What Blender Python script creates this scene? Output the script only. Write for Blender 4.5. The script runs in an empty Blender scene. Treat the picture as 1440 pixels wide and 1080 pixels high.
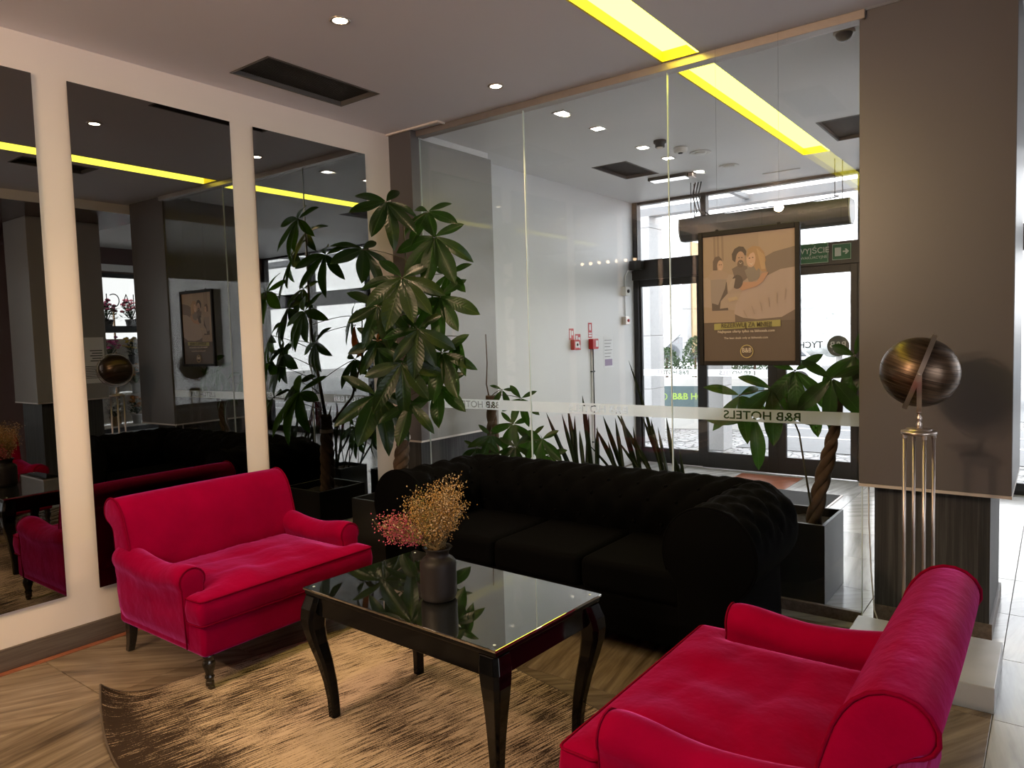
import bpy, bmesh, math, random
from mathutils import Vector, Matrix
random.seed(7)
SC = bpy.context.scene
COL = SC.collection
R = math.radians

# ------------------------------------------------------------------ camera, world, light, exposure
CAM = Vector((3.832, 0.0, 1.45))
CR = Vector((0.79887074, 0.60079562, -0.02915749))
CU = Vector((-0.01450921, 0.06770769, 0.99759970))
CF = Vector((-0.60132771, 0.79653016, -0.06280676))
FPX = 1017.3
cam_data = bpy.data.cameras.new('camera')
cam = bpy.data.objects.new('camera', cam_data)
COL.objects.link(cam)
mw = Matrix((CR, CU, -CF)).transposed().to_4x4()
mw.translation = CAM
cam.matrix_world = mw
cam_data.sensor_width = 36.0
cam_data.lens = FPX / 1440.0 * 36.0
cam_data.clip_start = 0.05
cam_data.clip_end = 300
SC.camera = cam

world = bpy.data.worlds.new('overcast_sky')
SC.world = world
world.use_nodes = True
bg = world.node_tree.nodes['Background']
bg.inputs['Color'].default_value = (0.965, 0.98, 1.0, 1)
bg.inputs['Strength'].default_value = 2.6

SC.view_settings.view_transform = 'Standard'
SC.view_settings.look = 'None'
SC.view_settings.gamma = 1.0
SC.view_settings.use_curve_mapping = False
SC.view_settings.exposure = 0.95
SPOT_W = 27.0          # each ceiling downlight
WARM = (1.0, 0.66, 0.40)

ZC = 2.922             # ceiling height
YG = 3.79              # glass partition plane
YD = 7.43              # entrance facade plane

def at(u, v, Y):
    d = CF * FPX + CR * (u - 720) - CU * (v - 540)
    return CAM + d * ((Y - CAM.y) / d.y)
def atz(u, v, Z):
    d = CF * FPX + CR * (u - 720) - CU * (v - 540)
    return CAM + d * ((Z - CAM.z) / d.z)

# ------------------------------------------------------------------ materials
MATS = {}
def mat(name, color, rough=0.5, metal=0.0, spec=0.5, noise=None, bump=None, emit=None, sheen=None, coat=None, alpha=None):
    """noise=(scale, amount) colour variation, bump=(scale, strength, distance)"""
    if name in MATS: return MATS[name]
    m = bpy.data.materials.new(name); m.use_nodes = True
    nt = m.node_tree; b = nt.nodes['Principled BSDF']
    c = (*color, 1)
    b.inputs['Base Color'].default_value = c
    b.inputs['Roughness'].default_value = rough
    b.inputs['Metallic'].default_value = metal
    b.inputs['Specular IOR Level'].default_value = spec
    tc = None
    if noise or bump:
        tc = nt.nodes.new('ShaderNodeTexCoord')
    if noise:
        n = nt.nodes.new('ShaderNodeTexNoise'); n.inputs['Scale'].default_value = noise[0]; n.inputs['Detail'].default_value = 5
        nt.links.new(tc.outputs['Object'], n.inputs['Vector'])
        mx = nt.nodes.new('ShaderNodeMix'); mx.data_type = 'RGBA'
        a = noise[1]
        mx.inputs['A'].default_value = (*[max(0, x * (1 - a)) for x in color], 1)
        mx.inputs['B'].default_value = (*[min(1, x * (1 + a)) for x in color], 1)
        nt.links.new(n.outputs['Fac'], mx.inputs['Factor'])
        nt.links.new(mx.outputs['Result'], b.inputs['Base Color'])
    if bump:
        n2 = nt.nodes.new('ShaderNodeTexNoise'); n2.inputs['Scale'].default_value = bump[0]; n2.inputs['Detail'].default_value = 4
        nt.links.new(tc.outputs['Object'], n2.inputs['Vector'])
        bp = nt.nodes.new('ShaderNodeBump'); bp.inputs['Strength'].default_value = bump[1]; bp.inputs['Distance'].default_value = bump[2]
        nt.links.new(n2.outputs['Fac'], bp.inputs['Height']); nt.links.new(bp.outputs['Normal'], b.inputs['Normal'])
    if emit:
        b.inputs['Emission Color'].default_value = (*emit[0], 1); b.inputs['Emission Strength'].default_value = emit[1]
    if sheen:
        b.inputs['Sheen Weight'].default_value = sheen[0]; b.inputs['Sheen Tint'].default_value = (*sheen[1], 1)
        b.inputs['Sheen Roughness'].default_value = sheen[2]
    if coat:
        b.inputs['Coat Weight'].default_value = coat[0]; b.inputs['Coat Roughness'].default_value = coat[1]
    MATS[name] = m
    return m

def glass_mat(name, tint=(0.955, 0.96, 0.965), refl=0.7):
    m = bpy.data.materials.new(name); m.use_nodes = True
    nt = m.node_tree; nt.nodes.clear()
    out = nt.nodes.new('ShaderNodeOutputMaterial'); mix = nt.nodes.new('ShaderNodeMixShader')
    tr = nt.nodes.new('ShaderNodeBsdfTransparent'); tr.inputs['Color'].default_value = (*tint, 1)
    gl = nt.nodes.new('ShaderNodeBsdfGlossy'); gl.inputs['Roughness'].default_value = 0.0
    gl.inputs['Color'].default_value = (refl, refl, refl, 1)
    fr = nt.nodes.new('ShaderNodeFresnel')
    ge = nt.nodes.new('ShaderNodeNewGeometry'); ma = nt.nodes.new('ShaderNodeMath'); ma.operation = 'MULTIPLY_ADD'
    ma.inputs[1].default_value = 1/1.5-1.5; ma.inputs[2].default_value = 1.5     # same surface reflectance seen from either face of the sheet
    nt.links.new(ge.outputs['Backfacing'], ma.inputs[0]); nt.links.new(ma.outputs[0], fr.inputs['IOR'])
    nt.links.new(fr.outputs[0], mix.inputs[0]); nt.links.new(tr.outputs[0], mix.inputs[1]); nt.links.new(gl.outputs[0], mix.inputs[2])
    nt.links.new(mix.outputs[0], out.inputs[0])
    MATS[name] = m
    return m

def frosted_mat(name):
    m = bpy.data.materials.new(name); m.use_nodes = True
    nt = m.node_tree; nt.nodes.clear()
    out = nt.nodes.new('ShaderNodeOutputMaterial'); mix = nt.nodes.new('ShaderNodeMixShader'); mix2 = nt.nodes.new('ShaderNodeMixShader')
    tl = nt.nodes.new('ShaderNodeBsdfTranslucent'); tl.inputs['Color'].default_value = (0.95, 0.96, 0.96, 1)
    df = nt.nodes.new('ShaderNodeBsdfDiffuse'); df.inputs['Color'].default_value = (0.8, 0.8, 0.8, 1)
    tr = nt.nodes.new('ShaderNodeBsdfTransparent')
    mix.inputs[0].default_value = 0.22; mix2.inputs[0].default_value = 0.06
    nt.links.new(tl.outputs[0], mix.inputs[1]); nt.links.new(df.outputs[0], mix.inputs[2])
    nt.links.new(mix.outputs[0], mix2.inputs[1]); nt.links.new(tr.outputs[0], mix2.inputs[2])
    nt.links.new(mix2.outputs[0], out.inputs[0])
    MATS[name] = m
    return m

def mirror_mat(name):
    m = bpy.data.materials.new(name); m.use_nodes = True
    nt = m.node_tree; nt.nodes.clear()
    out = nt.nodes.new('ShaderNodeOutputMaterial')
    gl = nt.nodes.new('ShaderNodeBsdfGlossy'); gl.inputs['Roughness'].default_value = 0.0
    gl.inputs['Color'].default_value = (0.235, 0.235, 0.225, 1)
    nt.links.new(gl.outputs[0], out.inputs[0])
    MATS[name] = m
    return m

def emis(name, color, s):
    m = bpy.data.materials.new(name); m.use_nodes = True
    nt = m.node_tree; nt.nodes.clear()
    out = nt.nodes.new('ShaderNodeOutputMaterial'); e = nt.nodes.new('ShaderNodeEmission')
    e.inputs[0].default_value = (*color, 1); e.inputs[1].default_value = s
    nt.links.new(e.outputs[0], out.inputs[0]); MATS[name] = m
    return m

def stone_mat(name, base, dark, light, rough=0.3, vein=1.0):
    """veined sandstone tile: the vein direction turns from tile to tile"""
    m = bpy.data.materials.new(name); m.use_nodes = True
    nt = m.node_tree; N = nt.nodes; L = nt.links; b = N['Principled BSDF']
    tc = N.new('ShaderNodeTexCoord'); oi = N.new('ShaderNodeObjectInfo')
    mul = N.new('ShaderNodeMath'); mul.operation = 'MULTIPLY'; mul.inputs[1].default_value = 4.0
    L.new(oi.outputs['Random'], mul.inputs[0])
    fl = N.new('ShaderNodeMath'); fl.operation = 'FLOOR'; L.new(mul.outputs[0], fl.inputs[0])
    an = N.new('ShaderNodeMath'); an.operation = 'MULTIPLY_ADD'; an.inputs[1].default_value = 0.33; an.inputs[2].default_value = 1.42
    L.new(fl.outputs[0], an.inputs[0])
    vr = N.new('ShaderNodeVectorRotate'); vr.rotation_type = 'Z_AXIS'
    L.new(tc.outputs['Object'], vr.inputs['Vector']); L.new(an.outputs[0], vr.inputs['Angle'])
    off = N.new('ShaderNodeVectorMath'); off.operation = 'ADD'
    sc = N.new('ShaderNodeMath'); sc.operation = 'MULTIPLY'; sc.inputs[1].default_value = 37.0
    L.new(oi.outputs['Random'], sc.inputs[0]); L.new(vr.outputs[0], off.inputs[0]); L.new(sc.outputs[0], off.inputs[1])
    mp = N.new('ShaderNodeMapping'); mp.inputs['Scale'].default_value = (1.1, 13.0, 1.0); L.new(off.outputs[0], mp.inputs['Vector'])
    n1 = N.new('ShaderNodeTexNoise'); n1.inputs['Scale'].default_value = 1.6; n1.inputs['Detail'].default_value = 7; n1.inputs['Roughness'].default_value = 0.62
    n1.inputs['Distortion'].default_value = 0.35
    L.new(mp.outputs[0], n1.inputs['Vector'])
    cr = N.new('ShaderNodeValToRGB'); e = cr.color_ramp.elements
    e[0].position = 0.30; e[0].color = (*dark, 1); e[1].position = 0.72; e[1].color = (*light, 1)
    k = cr.color_ramp.elements.new(0.5); k.color = (*base, 1)
    L.new(n1.outputs['Fac'], cr.inputs[0])
    hs = N.new('ShaderNodeHueSaturation'); L.new(cr.outputs[0], hs.inputs['Color'])
    vv = N.new('ShaderNodeMath'); vv.operation = 'MULTIPLY_ADD'; vv.inputs[1].default_value = 0.3; vv.inputs[2].default_value = 0.85
    fr = N.new('ShaderNodeMath'); fr.operation = 'FRACT'; m7 = N.new('ShaderNodeMath'); m7.operation = 'MULTIPLY'; m7.inputs[1].default_value = 17.3
    L.new(oi.outputs['Random'], m7.inputs[0]); L.new(m7.outputs[0], fr.inputs[0]); L.new(fr.outputs[0], vv.inputs[0]); L.new(vv.outputs[0], hs.inputs['Value'])
    L.new(hs.outputs[0], b.inputs['Base Color'])
    b.inputs['Roughness'].default_value = rough
    bp = N.new('ShaderNodeBump'); bp.inputs['Strength'].default_value = 0.15; bp.inputs['Distance'].default_value = 0.004
    L.new(n1.outputs['Fac'], bp.inputs['Height']); L.new(bp.outputs[0], b.inputs['Normal'])
    MATS[name] = m
    return m

def streak_mat(name, cols, scale, rough=0.9, axis='Y', bumpd=0.002, pos=(0.36, 0.47, 0.6)):
    """fine streaks running along one object axis (wood grain, woven rug)"""
    m = bpy.data.materials.new(name); m.use_nodes = True
    nt = m.node_tree; N = nt.nodes; L = nt.links; b = N['Principled BSDF']
    tc = N.new('ShaderNodeTexCoord'); mp = N.new('ShaderNodeMapping'); mp.inputs['Scale'].default_value = scale
    L.new(tc.outputs['Object'], mp.inputs['Vector'])
    n = N.new('ShaderNodeTexNoise'); n.inputs['Scale'].default_value = 1.0; n.inputs['Detail'].default_value = 6; n.inputs['Roughness'].default_value = 0.7
    L.new(mp.outputs[0], n.inputs['Vector'])
    cr = N.new('ShaderNodeValToRGB'); e = cr.color_ramp.elements
    e[0].position = pos[0]; e[0].color = (*cols[0], 1); e[1].position = pos[2]; e[1].color = (*cols[2], 1)
    k = cr.color_ramp.elements.new(pos[1]); k.color = (*cols[1], 1)
    L.new(n.outputs['Fac'], cr.inputs[0]); L.new(cr.outputs[0], b.inputs['Base Color'])
    b.inputs['Roughness'].default_value = rough
    bp = N.new('ShaderNodeBump'); bp.inputs['Strength'].default_value = 0.5; bp.inputs['Distance'].default_value = bumpd
    L.new(n.outputs['Fac'], bp.inputs['Height']); L.new(bp.outputs[0], b.inputs['Normal'])
    MATS[name] = m
    return m

def leaf_mat(name, col, rib, rough=0.35, tl=0.38):
    m = bpy.data.materials.new(name); m.use_nodes = True
    nt = m.node_tree; N = nt.nodes; L = nt.links; b = N['Principled BSDF']
    tc = N.new('ShaderNodeTexCoord'); sp = N.new('ShaderNodeSeparateXYZ'); L.new(tc.outputs['Object'], sp.inputs[0])
    ab = N.new('ShaderNodeMath'); ab.operation = 'ABSOLUTE'; L.new(sp.outputs['Y'], ab.inputs[0])
    # midrib
    lt = N.new('ShaderNodeMath'); lt.operation = 'LESS_THAN'; lt.inputs[1].default_value = 0.006; L.new(ab.outputs[0], lt.inputs[0])
    # side veins
    ad = N.new('ShaderNodeMath'); ad.operation = 'MULTIPLY_ADD'; ad.inputs[1].default_value = -0.9; L.new(ab.outputs[0], ad.inputs[0]); L.new(sp.outputs['X'], ad.inputs[2])
    si = N.new('ShaderNodeMath'); si.operation = 'MULTIPLY'; si.inputs[1].default_value = 75; L.new(ad.outputs[0], si.inputs[0])
    s2 = N.new('ShaderNodeMath'); s2.operation = 'SINE'; L.new(si.outputs[0], s2.inputs[0])
    nz = N.new('ShaderNodeTexNoise'); nz.inputs['Scale'].default_value = 3; L.new(tc.outputs['Object'], nz.inputs['Vector'])
    oi = N.new('ShaderNodeObjectInfo')
    mx = N.new('ShaderNodeMix'); mx.data_type = 'RGBA'
    mx.inputs['A'].default_value = (*[x * 0.6 for x in col], 1); mx.inputs['B'].default_value = (*[x * 1.45 for x in col], 1)
    av = N.new('ShaderNodeMath'); av.operation = 'ADD'; L.new(nz.outputs['Fac'], av.inputs[0]); L.new(oi.outputs['Random'], av.inputs[1])
    hv = N.new('ShaderNodeMath'); hv.operation = 'MULTIPLY'; hv.inputs[1].default_value = 0.5; L.new(av.outputs[0], hv.inputs[0])
    L.new(hv.outputs[0], mx.inputs['Factor'])
    m2 = N.new('ShaderNodeMix'); m2.data_type = 'RGBA'; m2.inputs['B'].default_value = (*rib, 1)
    L.new(mx.outputs['Result'], m2.inputs['A']); L.new(lt.outputs[0], m2.inputs['Factor'])
    L.new(m2.outputs['Result'], b.inputs['Base Color'])
    b.inputs['Roughness'].default_value = rough; b.inputs['Specular IOR Level'].default_value = 0.3
    bp = N.new('ShaderNodeBump'); bp.inputs['Strength'].default_value = 0.07; bp.inputs['Distance'].default_value = 0.006
    L.new(s2.outputs[0], bp.inputs['Height']); L.new(bp.outputs[0], b.inputs['Normal'])
    out = N['Material Output']
    t = N.new('ShaderNodeBsdfTranslucent'); t.inputs['Color'].default_value = (col[0] * 13, col[1] * 11, col[2] * 5, 1)
    ms = N.new('ShaderNodeMixShader'); ms.inputs[0].default_value = tl
    L.new(b.outputs[0], ms.inputs[1]); L.new(t.outputs[0], ms.inputs[2]); L.new(ms.outputs[0], out.inputs[0])
    MATS[name] = m
    return m

M_WALL = mat('cream_wall_paint', (0.79, 0.69, 0.625), 0.55, noise=(2.5, 0.03), bump=(180, 0.05, 0.001))
M_CEIL = mat('ceiling_paint', (0.70, 0.68, 0.73), 0.55, noise=(1.5, 0.03))
M_VCEIL = mat('vestibule_ceiling_paint', (0.79, 0.79, 0.80), 0.45, noise=(2, 0.04))
M_VWALL = mat('vestibule_wall_paint', (0.68, 0.69, 0.70), 0.38, noise=(2, 0.03))
M_PANEL = mat('taupe_panel_laminate', (0.100, 0.090, 0.092), 0.36, noise=(3, 0.05), bump=(220, 0.04, 0.001))
M_PANEL_G = mat('grey_panel_laminate', (0.30, 0.295, 0.29), 0.22, noise=(3, 0.04))
M_TRIM = mat('pale_metal_trim', (0.62, 0.56, 0.52), 0.35, metal=0.4)
M_WHITE = mat('white_paint', (0.80, 0.80, 0.79), 0.5)
M_DKWOOD = streak_mat('dark_grained_board', ((0.010, 0.0095, 0.009), (0.019, 0.018, 0.017), (0.042, 0.0405, 0.039)), (60, 60, 1.2), 0.6)
M_BASE = streak_mat('brown_skirting', ((0.06, 0.042, 0.033), (0.09, 0.066, 0.052), (0.125, 0.095, 0.075)), (30, 1.5, 30), 0.5)
M_STONE = stone_mat('veined_sandstone', (0.19, 0.14, 0.098), (0.075, 0.052, 0.036), (0.32, 0.245, 0.175), 0.27)
M_STONE_G = stone_mat('veined_grey_sandstone', (0.44, 0.435, 0.43), (0.28, 0.275, 0.27), (0.55, 0.55, 0.545), 0.2)
M_TERRA = stone_mat('terracotta_stone', (0.30, 0.10, 0.05), (0.19, 0.055, 0.028), (0.36, 0.14, 0.08), 0.3)
M_GROUT = mat('floor_grout', (0.10, 0.08, 0.065), 0.8, noise=(40, 0.1))
M_MIRROR = mirror_mat('smoked_mirror')
M_GLASS = glass_mat('clear_glass')
M_GLEDGE = mat('glass_edge', (0.62, 0.70, 0.68), 0.15)
M_FROST = frosted_mat('frosted_film')
M_FRAME = mat('anthracite_aluminium', (0.010, 0.010, 0.012), 0.4, metal=0.0, noise=(20, 0.1))
M_CHANNEL = mat('brushed_steel_channel', (0.36, 0.31, 0.28), 0.35, metal=0.7, noise=(30, 0.1))
M_BLACK = mat('black_plastic', (0.012, 0.012, 0.013), 0.4, noise=(20, 0.1))
M_GREY = mat('grey_powder_coat', (0.06, 0.062, 0.065), 0.5, metal=0.0, spec=0.25, noise=(20, 0.06))
M_CRIMSON = mat('crimson_velvet', (0.235, 0.0, 0.026), 0.8, spec=0.02, noise=(5, 0.30), bump=(8, 0.5, 0.022), sheen=(0.55, (1.0, 0.15, 0.72), 0.34))
M_PIPE = mat('crimson_piping', (0.17, 0.0, 0.017), 0.8, spec=0.03, noise=(60, 0.15))
M_BLKVEL = mat('black_velvet', (0.0009, 0.0009, 0.0011), 0.85, spec=0.04, noise=(8, 0.3), sheen=(0.006, (0.9, 0.85, 1.0), 0.3))
M_LACQ = mat('black_lacquer', (0.0025, 0.0025, 0.003), 0.09, spec=0.22, noise=(10, 0.1))
M_TGLASS = mat('black_tabletop_glass', (0.006, 0.007, 0.0065), 0.02, spec=0.9, noise=(5, 0.1), coat=(1.0, 0.0))
M_TGLASS.node_tree.nodes['Principled BSDF'].inputs['IOR'].default_value = 2.8
M_LEG = mat('dark_turned_wood', (0.012, 0.009, 0.008), 0.25, noise=(15, 0.2), coat=(0.4, 0.1))
M_BRASS = mat('aged_caster_metal', (0.07, 0.055, 0.04), 0.4, metal=0.8, noise=(40, 0.2))
M_VASE = mat('mauve_ceramic', (0.011, 0.008, 0.0085), 0.55, spec=0.25, noise=(8, 0.12))
M_POT = mat('black_planter_finish', (0.009, 0.009, 0.0095), 0.42, noise=(12, 0.25), bump=(40, 0.1, 0.002))
M_SOIL = mat('potting_soil', (0.022, 0.016, 0.011), 0.95, noise=(30, 0.4), bump=(40, 0.6, 0.01))
M_BARK = mat('braided_bark', (0.085, 0.05, 0.028), 0.8, noise=(25, 0.45), bump=(45, 0.6, 0.006))
M_STEM = mat('green_brown_stalk', (0.055, 0.052, 0.022), 0.6, noise=(20, 0.2))
M_LEAF = leaf_mat('money_tree_leaf', (0.0055, 0.0175, 0.0032), (0.045, 0.07, 0.025), 0.3, 0.3)
M_LEAFB = leaf_mat('dry_leaf', (0.14, 0.055, 0.015), (0.25, 0.14, 0.05))
M_SWORD = leaf_mat('snake_plant_leaf', (0.009, 0.019, 0.006), (0.015, 0.025, 0.008), 0.4, 0.12)
M_STEEL = mat('brushed_steel', (0.50, 0.43, 0.40), 0.32, metal=0.9, noise=(50, 0.08))
M_MARBLE = mat('pale_marble', (0.34, 0.345, 0.36), 0.35, noise=(7, 0.25))
M_RED = mat('red_plastic', (0.45, 0.012, 0.015), 0.4, noise=(10, 0.05))
M_PAPER = mat('white_paper', (0.75, 0.76, 0.78), 0.7, noise=(10, 0.02))
M_INK = mat('black_ink', (0.02, 0.02, 0.02), 0.7)
M_MAROON = mat('maroon_gloss_ceiling', (0.05, 0.02, 0.018), 0.25, noise=(3, 0.08))
E_YEL = emis('yellow_light_panel', (1.0, 0.88, 0.085), 3.6)
M_YEL = mat('yellow_trough_paint', (0.80, 0.66, 0.05), 0.5, noise=(6, 0.03))
E_LAMP = emis('warm_lamp_lens', (1.0, 0.86, 0.62), 30.0)
E_LAMPW = emis('neutral_lamp_lens', (1.0, 0.93, 0.80), 14.0)

# ------------------------------------------------------------------ mesh builder
class MB:
    def __init__(s): s.v = []; s.f = []
    def add(s, vs, fs):
        o = len(s.v); s.v += [tuple(x) for x in vs]; s.f += [tuple(i + o for i in f) for f in fs]; return s
    def box(s, x0, x1, y0, y1, z0, z1):
        return s.add([(x0,y0,z0),(x1,y0,z0),(x1,y1,z0),(x0,y1,z0),(x0,y0,z1),(x1,y0,z1),(x1,y1,z1),(x0,y1,z1)],
                     [(0,3,2,1),(4,5,6,7),(0,1,5,4),(1,2,6,5),(2,3,7,6),(3,0,4,7)])
    def loft(s, rings, cap0=True, cap1=True, closed=True):
        n = len(rings[0]); vs = [p for r in rings for p in r]; fs = []
        for i in range(len(rings) - 1):
            for j in range(n if closed else n - 1):
                k = (j + 1) % n
                fs.append((i*n+j, i*n+k, (i+1)*n+k, (i+1)*n+j))
        if cap0: fs.append(tuple(range(n))[::-1])
        if cap1: fs.append(tuple(range((len(rings)-1)*n, len(rings)*n)))
        return s.add(vs, fs)
    def tube(s, pts, rad, n=8, caps=True):
        pts = [Vector(p) for p in pts]
        rings = []
        up = None
        for i, p in enumerate(pts):
            t = (pts[min(i+1, len(pts)-1)] - pts[max(i-1, 0)])
            t = t.normalized() if t.length > 1e-9 else Vector((0,0,1))
            if up is None:
                up = Vector((0,0,1)) if abs(t.z) < 0.9 else Vector((1,0,0))
            a = t.cross(up)
            if a.length < 1e-6: a = t.cross(Vector((0,1,0)))
            a.normalize(); b = a.cross(t).normalized(); up = b
            r = rad[i] if isinstance(rad, (list, tuple)) else rad
            rings.append([p + a*(r*math.cos(2*math.pi*k/n)) + b*(r*math.sin(2*math.pi*k/n)) for k in range(n)])
        return s.loft(rings, caps, caps)
    def lathe(s, prof, n=24, c=(0,0,0), caps=True):
        rings = [[(c[0]+r*math.cos(2*math.pi*k/n), c[1]+r*math.sin(2*math.pi*k/n), c[2]+z) for k in range(n)] for r, z in prof]
        return s.loft(rings, caps, caps)
    def prism(s, poly, axis, a, b):
        def P(p, w):
            if axis == 'x': return (w, p[0], p[1])
            if axis == 'y': return (p[0], w, p[1])
            return (p[0], p[1], w)
        return s.loft([[P(p, a) for p in poly], [P(p, b) for p in poly]])
    def sphere(s, c, r, nu=16, nv=10, sc=(1,1,1)):
        rings = []
        for i in range(1, nv):
            th = math.pi*i/nv
            rings.append([(c[0]+sc[0]*r*math.sin(th)*math.cos(2*math.pi*k/nu), c[1]+sc[1]*r*math.sin(th)*math.sin(2*math.pi*k/nu), c[2]-sc[2]*r*math.cos(th)) for k in range(nu)])
        o = len(s.v); s.loft(rings, False, False)
        n0 = len(s.v); s.v += [(c[0],c[1],c[2]-sc[2]*r),(c[0],c[1],c[2]+sc[2]*r)]
        for k in range(nu):
            s.f.append((o+(k+1)%nu, o+k, n0)); s.f.append((o+(nv-2)*nu+k, o+(nv-2)*nu+(k+1)%nu, n0+1))
        return s
    def octa(s, c, r):
        x,y,z = c
        return s.add([(x+r,y,z),(x-r,y,z),(x,y+r,z),(x,y-r,z),(x,y,z+r),(x,y,z-r)],
                     [(0,2,4),(2,1,4),(1,3,4),(3,0,4),(2,0,5),(1,2,5),(3,1,5),(0,3,5)])
    def mesh(s, name, m, smooth=False):
        me = bpy.data.meshes.new(name); me.from_pydata(s.v, [], s.f); me.update()
        bm = bmesh.new(); bm.from_mesh(me); bmesh.ops.recalc_face_normals(bm, faces=bm.faces); bm.to_mesh(me); bm.free()
        me.materials.append(m)
        if smooth: me.shade_smooth()
        return me
    def build(s, name, m, parent=None, smooth=False, kind=None, label=None, bevel=0, seg=2, subsurf=0, loc=None):
        return link(name, s.mesh(name, m, smooth), parent, kind, label, bevel, seg, subsurf, loc, smooth)

def link(name, me, parent=None, kind=None, label=None, bevel=0, seg=2, subsurf=0, loc=None, smooth=False):
    o = bpy.data.objects.new(name, me); COL.objects.link(o)
    if parent: o.parent = parent
    if loc: o.location = loc
    if kind: o['kind'] = kind
    if label: o['label'] = label
    if bevel:
        md = o.modifiers.new('bevel', 'BEVEL'); md.width = bevel; md.segments = seg; md.limit_method = 'ANGLE'; md.angle_limit = R(35)
    if subsurf:
        md = o.modifiers.new('subsurf', 'SUBSURF'); md.levels = subsurf; md.render_levels = subsurf
    if bevel and smooth:
        md = o.modifiers.new('wn', 'WEIGHTED_NORMAL')
    return o

def tag(o, label, cat=None, group=None, kind=None):
    o['label'] = label
    if cat: o['category'] = cat
    if group: o['group'] = group
    if kind: o['kind'] = kind
    return o
def thing(name, label, cat, loc=(0,0,0), rz=0, group=None, kind=None):
    o = bpy.data.objects.new(name, None); COL.objects.link(o); o.empty_display_size = 0.1
    o.location = loc; o.rotation_euler = (0,0,rz)
    return tag(o, label, cat, group, kind)
def copy_tree(o, parent=None):
    c = o.copy(); COL.objects.link(c); c.parent = parent
    for ch in o.children: copy_tree(ch, c)
    return c
def struct(name, mb, m, label, **kw):
    o = mb.build(name, m, **kw); return tag(o, label, kind='structure')
def sempty(name, label):
    o = bpy.data.objects.new(name, None); COL.objects.link(o); return tag(o, label, kind='structure')
def slab(x0, x1, y0, y1, z0, z1, holes=(), plane='xy'):
    """box with rectangular holes; plane names the two axes that the holes (a0,a1,b0,b1) are given in"""
    mb = MB()
    A = (x0, x1) if plane[0] == 'x' else (y0, y1)
    B = (y0, y1) if plane[1] == 'y' else (z0, z1)
    xs = sorted(set([A[0], A[1]] + [min(max(v, A[0]), A[1]) for h in holes for v in h[:2]]))
    ys = sorted(set([B[0], B[1]] + [min(max(v, B[0]), B[1]) for h in holes for v in h[2:]]))
    for i in range(len(xs)-1):
        for j in range(len(ys)-1):
            cx, cy = (xs[i]+xs[i+1])/2, (ys[j]+ys[j+1])/2
            if any(h[0] < cx < h[1] and h[2] < cy < h[3] for h in holes): continue
            if plane == 'xy': mb.box(xs[i], xs[i+1], ys[j], ys[j+1], z0, z1)
            elif plane == 'xz': mb.box(xs[i], xs[i+1], y0, y1, ys[j], ys[j+1])
            else: mb.box(x0, x1, xs[i], xs[i+1], ys[j], ys[j+1])
    return mb
def text_mesh(txt, size, m, name='lettering', extrude=0.0004, bold=0.0, align='CENTER'):
    c = bpy.data.curves.new('txt', 'FONT'); c.body = txt; c.size = size; c.align_x = align; c.align_y = 'CENTER'; c.extrude = extrude; c.offset = bold
    o = bpy.data.objects.new('txt', c); COL.objects.link(o)
    bpy.context.view_layer.update()
    me = bpy.data.meshes.new_from_object(o.evaluated_get(bpy.context.evaluated_depsgraph_get()))
    bpy.data.objects.remove(o); bpy.data.curves.remove(c)
    me.name = name; me.materials.clear(); me.materials.append(m)
    return me
def place(me, name, parent, origin, xdir, ydir, sx=1.0, kind=None, label=None):
    """put a mesh drawn in its xy plane on a surface: xdir and ydir are world directions"""
    X = Vector(xdir).normalized(); Y = Vector(ydir).normalized(); Z = X.cross(Y)
    o = link(name, me, parent, kind, label)
    b = Matrix((X*sx, Y, Z)).transposed().to_4x4(); b.translation = Vector(origin)
    o.matrix_basis = b
    return o
def flip_mesh(me):
    for v in me.vertices: v.co.x = -v.co.x
    me.flip_normals()
    return me
def poly_mesh(pts, name, m, t=0.0006):
    return MB().prism(pts, 'z', 0, t).mesh(name, m)
# ================================================================== the setting
XR = 7.0; YB = -3.2; XB = 3.75; ZM = 2.835
# floor: base slab with each stone tile as its own piece
floor = struct('floor', MB().box(-0.3, XR+0.3, YB-0.3, YD+0.12, -0.12, -0.004), M_GROUT, 'veined sandstone tile floor of the lobby and entrance')
tile_me = {}
for nm, mm in (('warm', M_STONE), ('grey', M_STONE_G), ('red', M_TERRA)):
    b = 0.004; h = 0.2985; mb = MB()
    mb.loft([[(-h,-h,-0.01),(h,-h,-0.01),(h,h,-0.01),(-h,h,-0.01)], [(-h,-h,-0.001),(h,-h,-0.001),(h,h,-0.001),(-h,h,-0.001)],
             [(-h+0.001,-h+0.001,0),(h-0.001,-h+0.001,0),(h-0.001,h-0.001,0),(-h+0.001,h-0.001,0)]])
    tile_me[nm] = mb.mesh('floor_tile', mm)
for i in range(-1, 12):
    for j in range(-6, 13):
        cx = 0.36 + 0.6*i; cy = -0.2 + 0.6*j
        if cx < 0.2 or cx > XR or cy > 7.2: continue
        kind = 'warm'
        if cy > 3.9 or (cx > 3.9 and cy > 2.0): kind = 'grey'
        if abs(cx - 1.56) < 0.05 and abs(cy - 7.0) < 0.05: kind = 'red'
        link('floor_tile', tile_me[kind], floor, loc=(cx, cy, 0))
MB().box(0.018, 0.057, YB, 3.7, -0.01, 0.0005).build('border_strip', M_TERRA, floor, label='terracotta border strip along the skirting')
MB().box(0.05, XR, 7.302, 7.42, -0.01, -0.0005).build('threshold_strip', M_STONE_G, floor)

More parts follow.
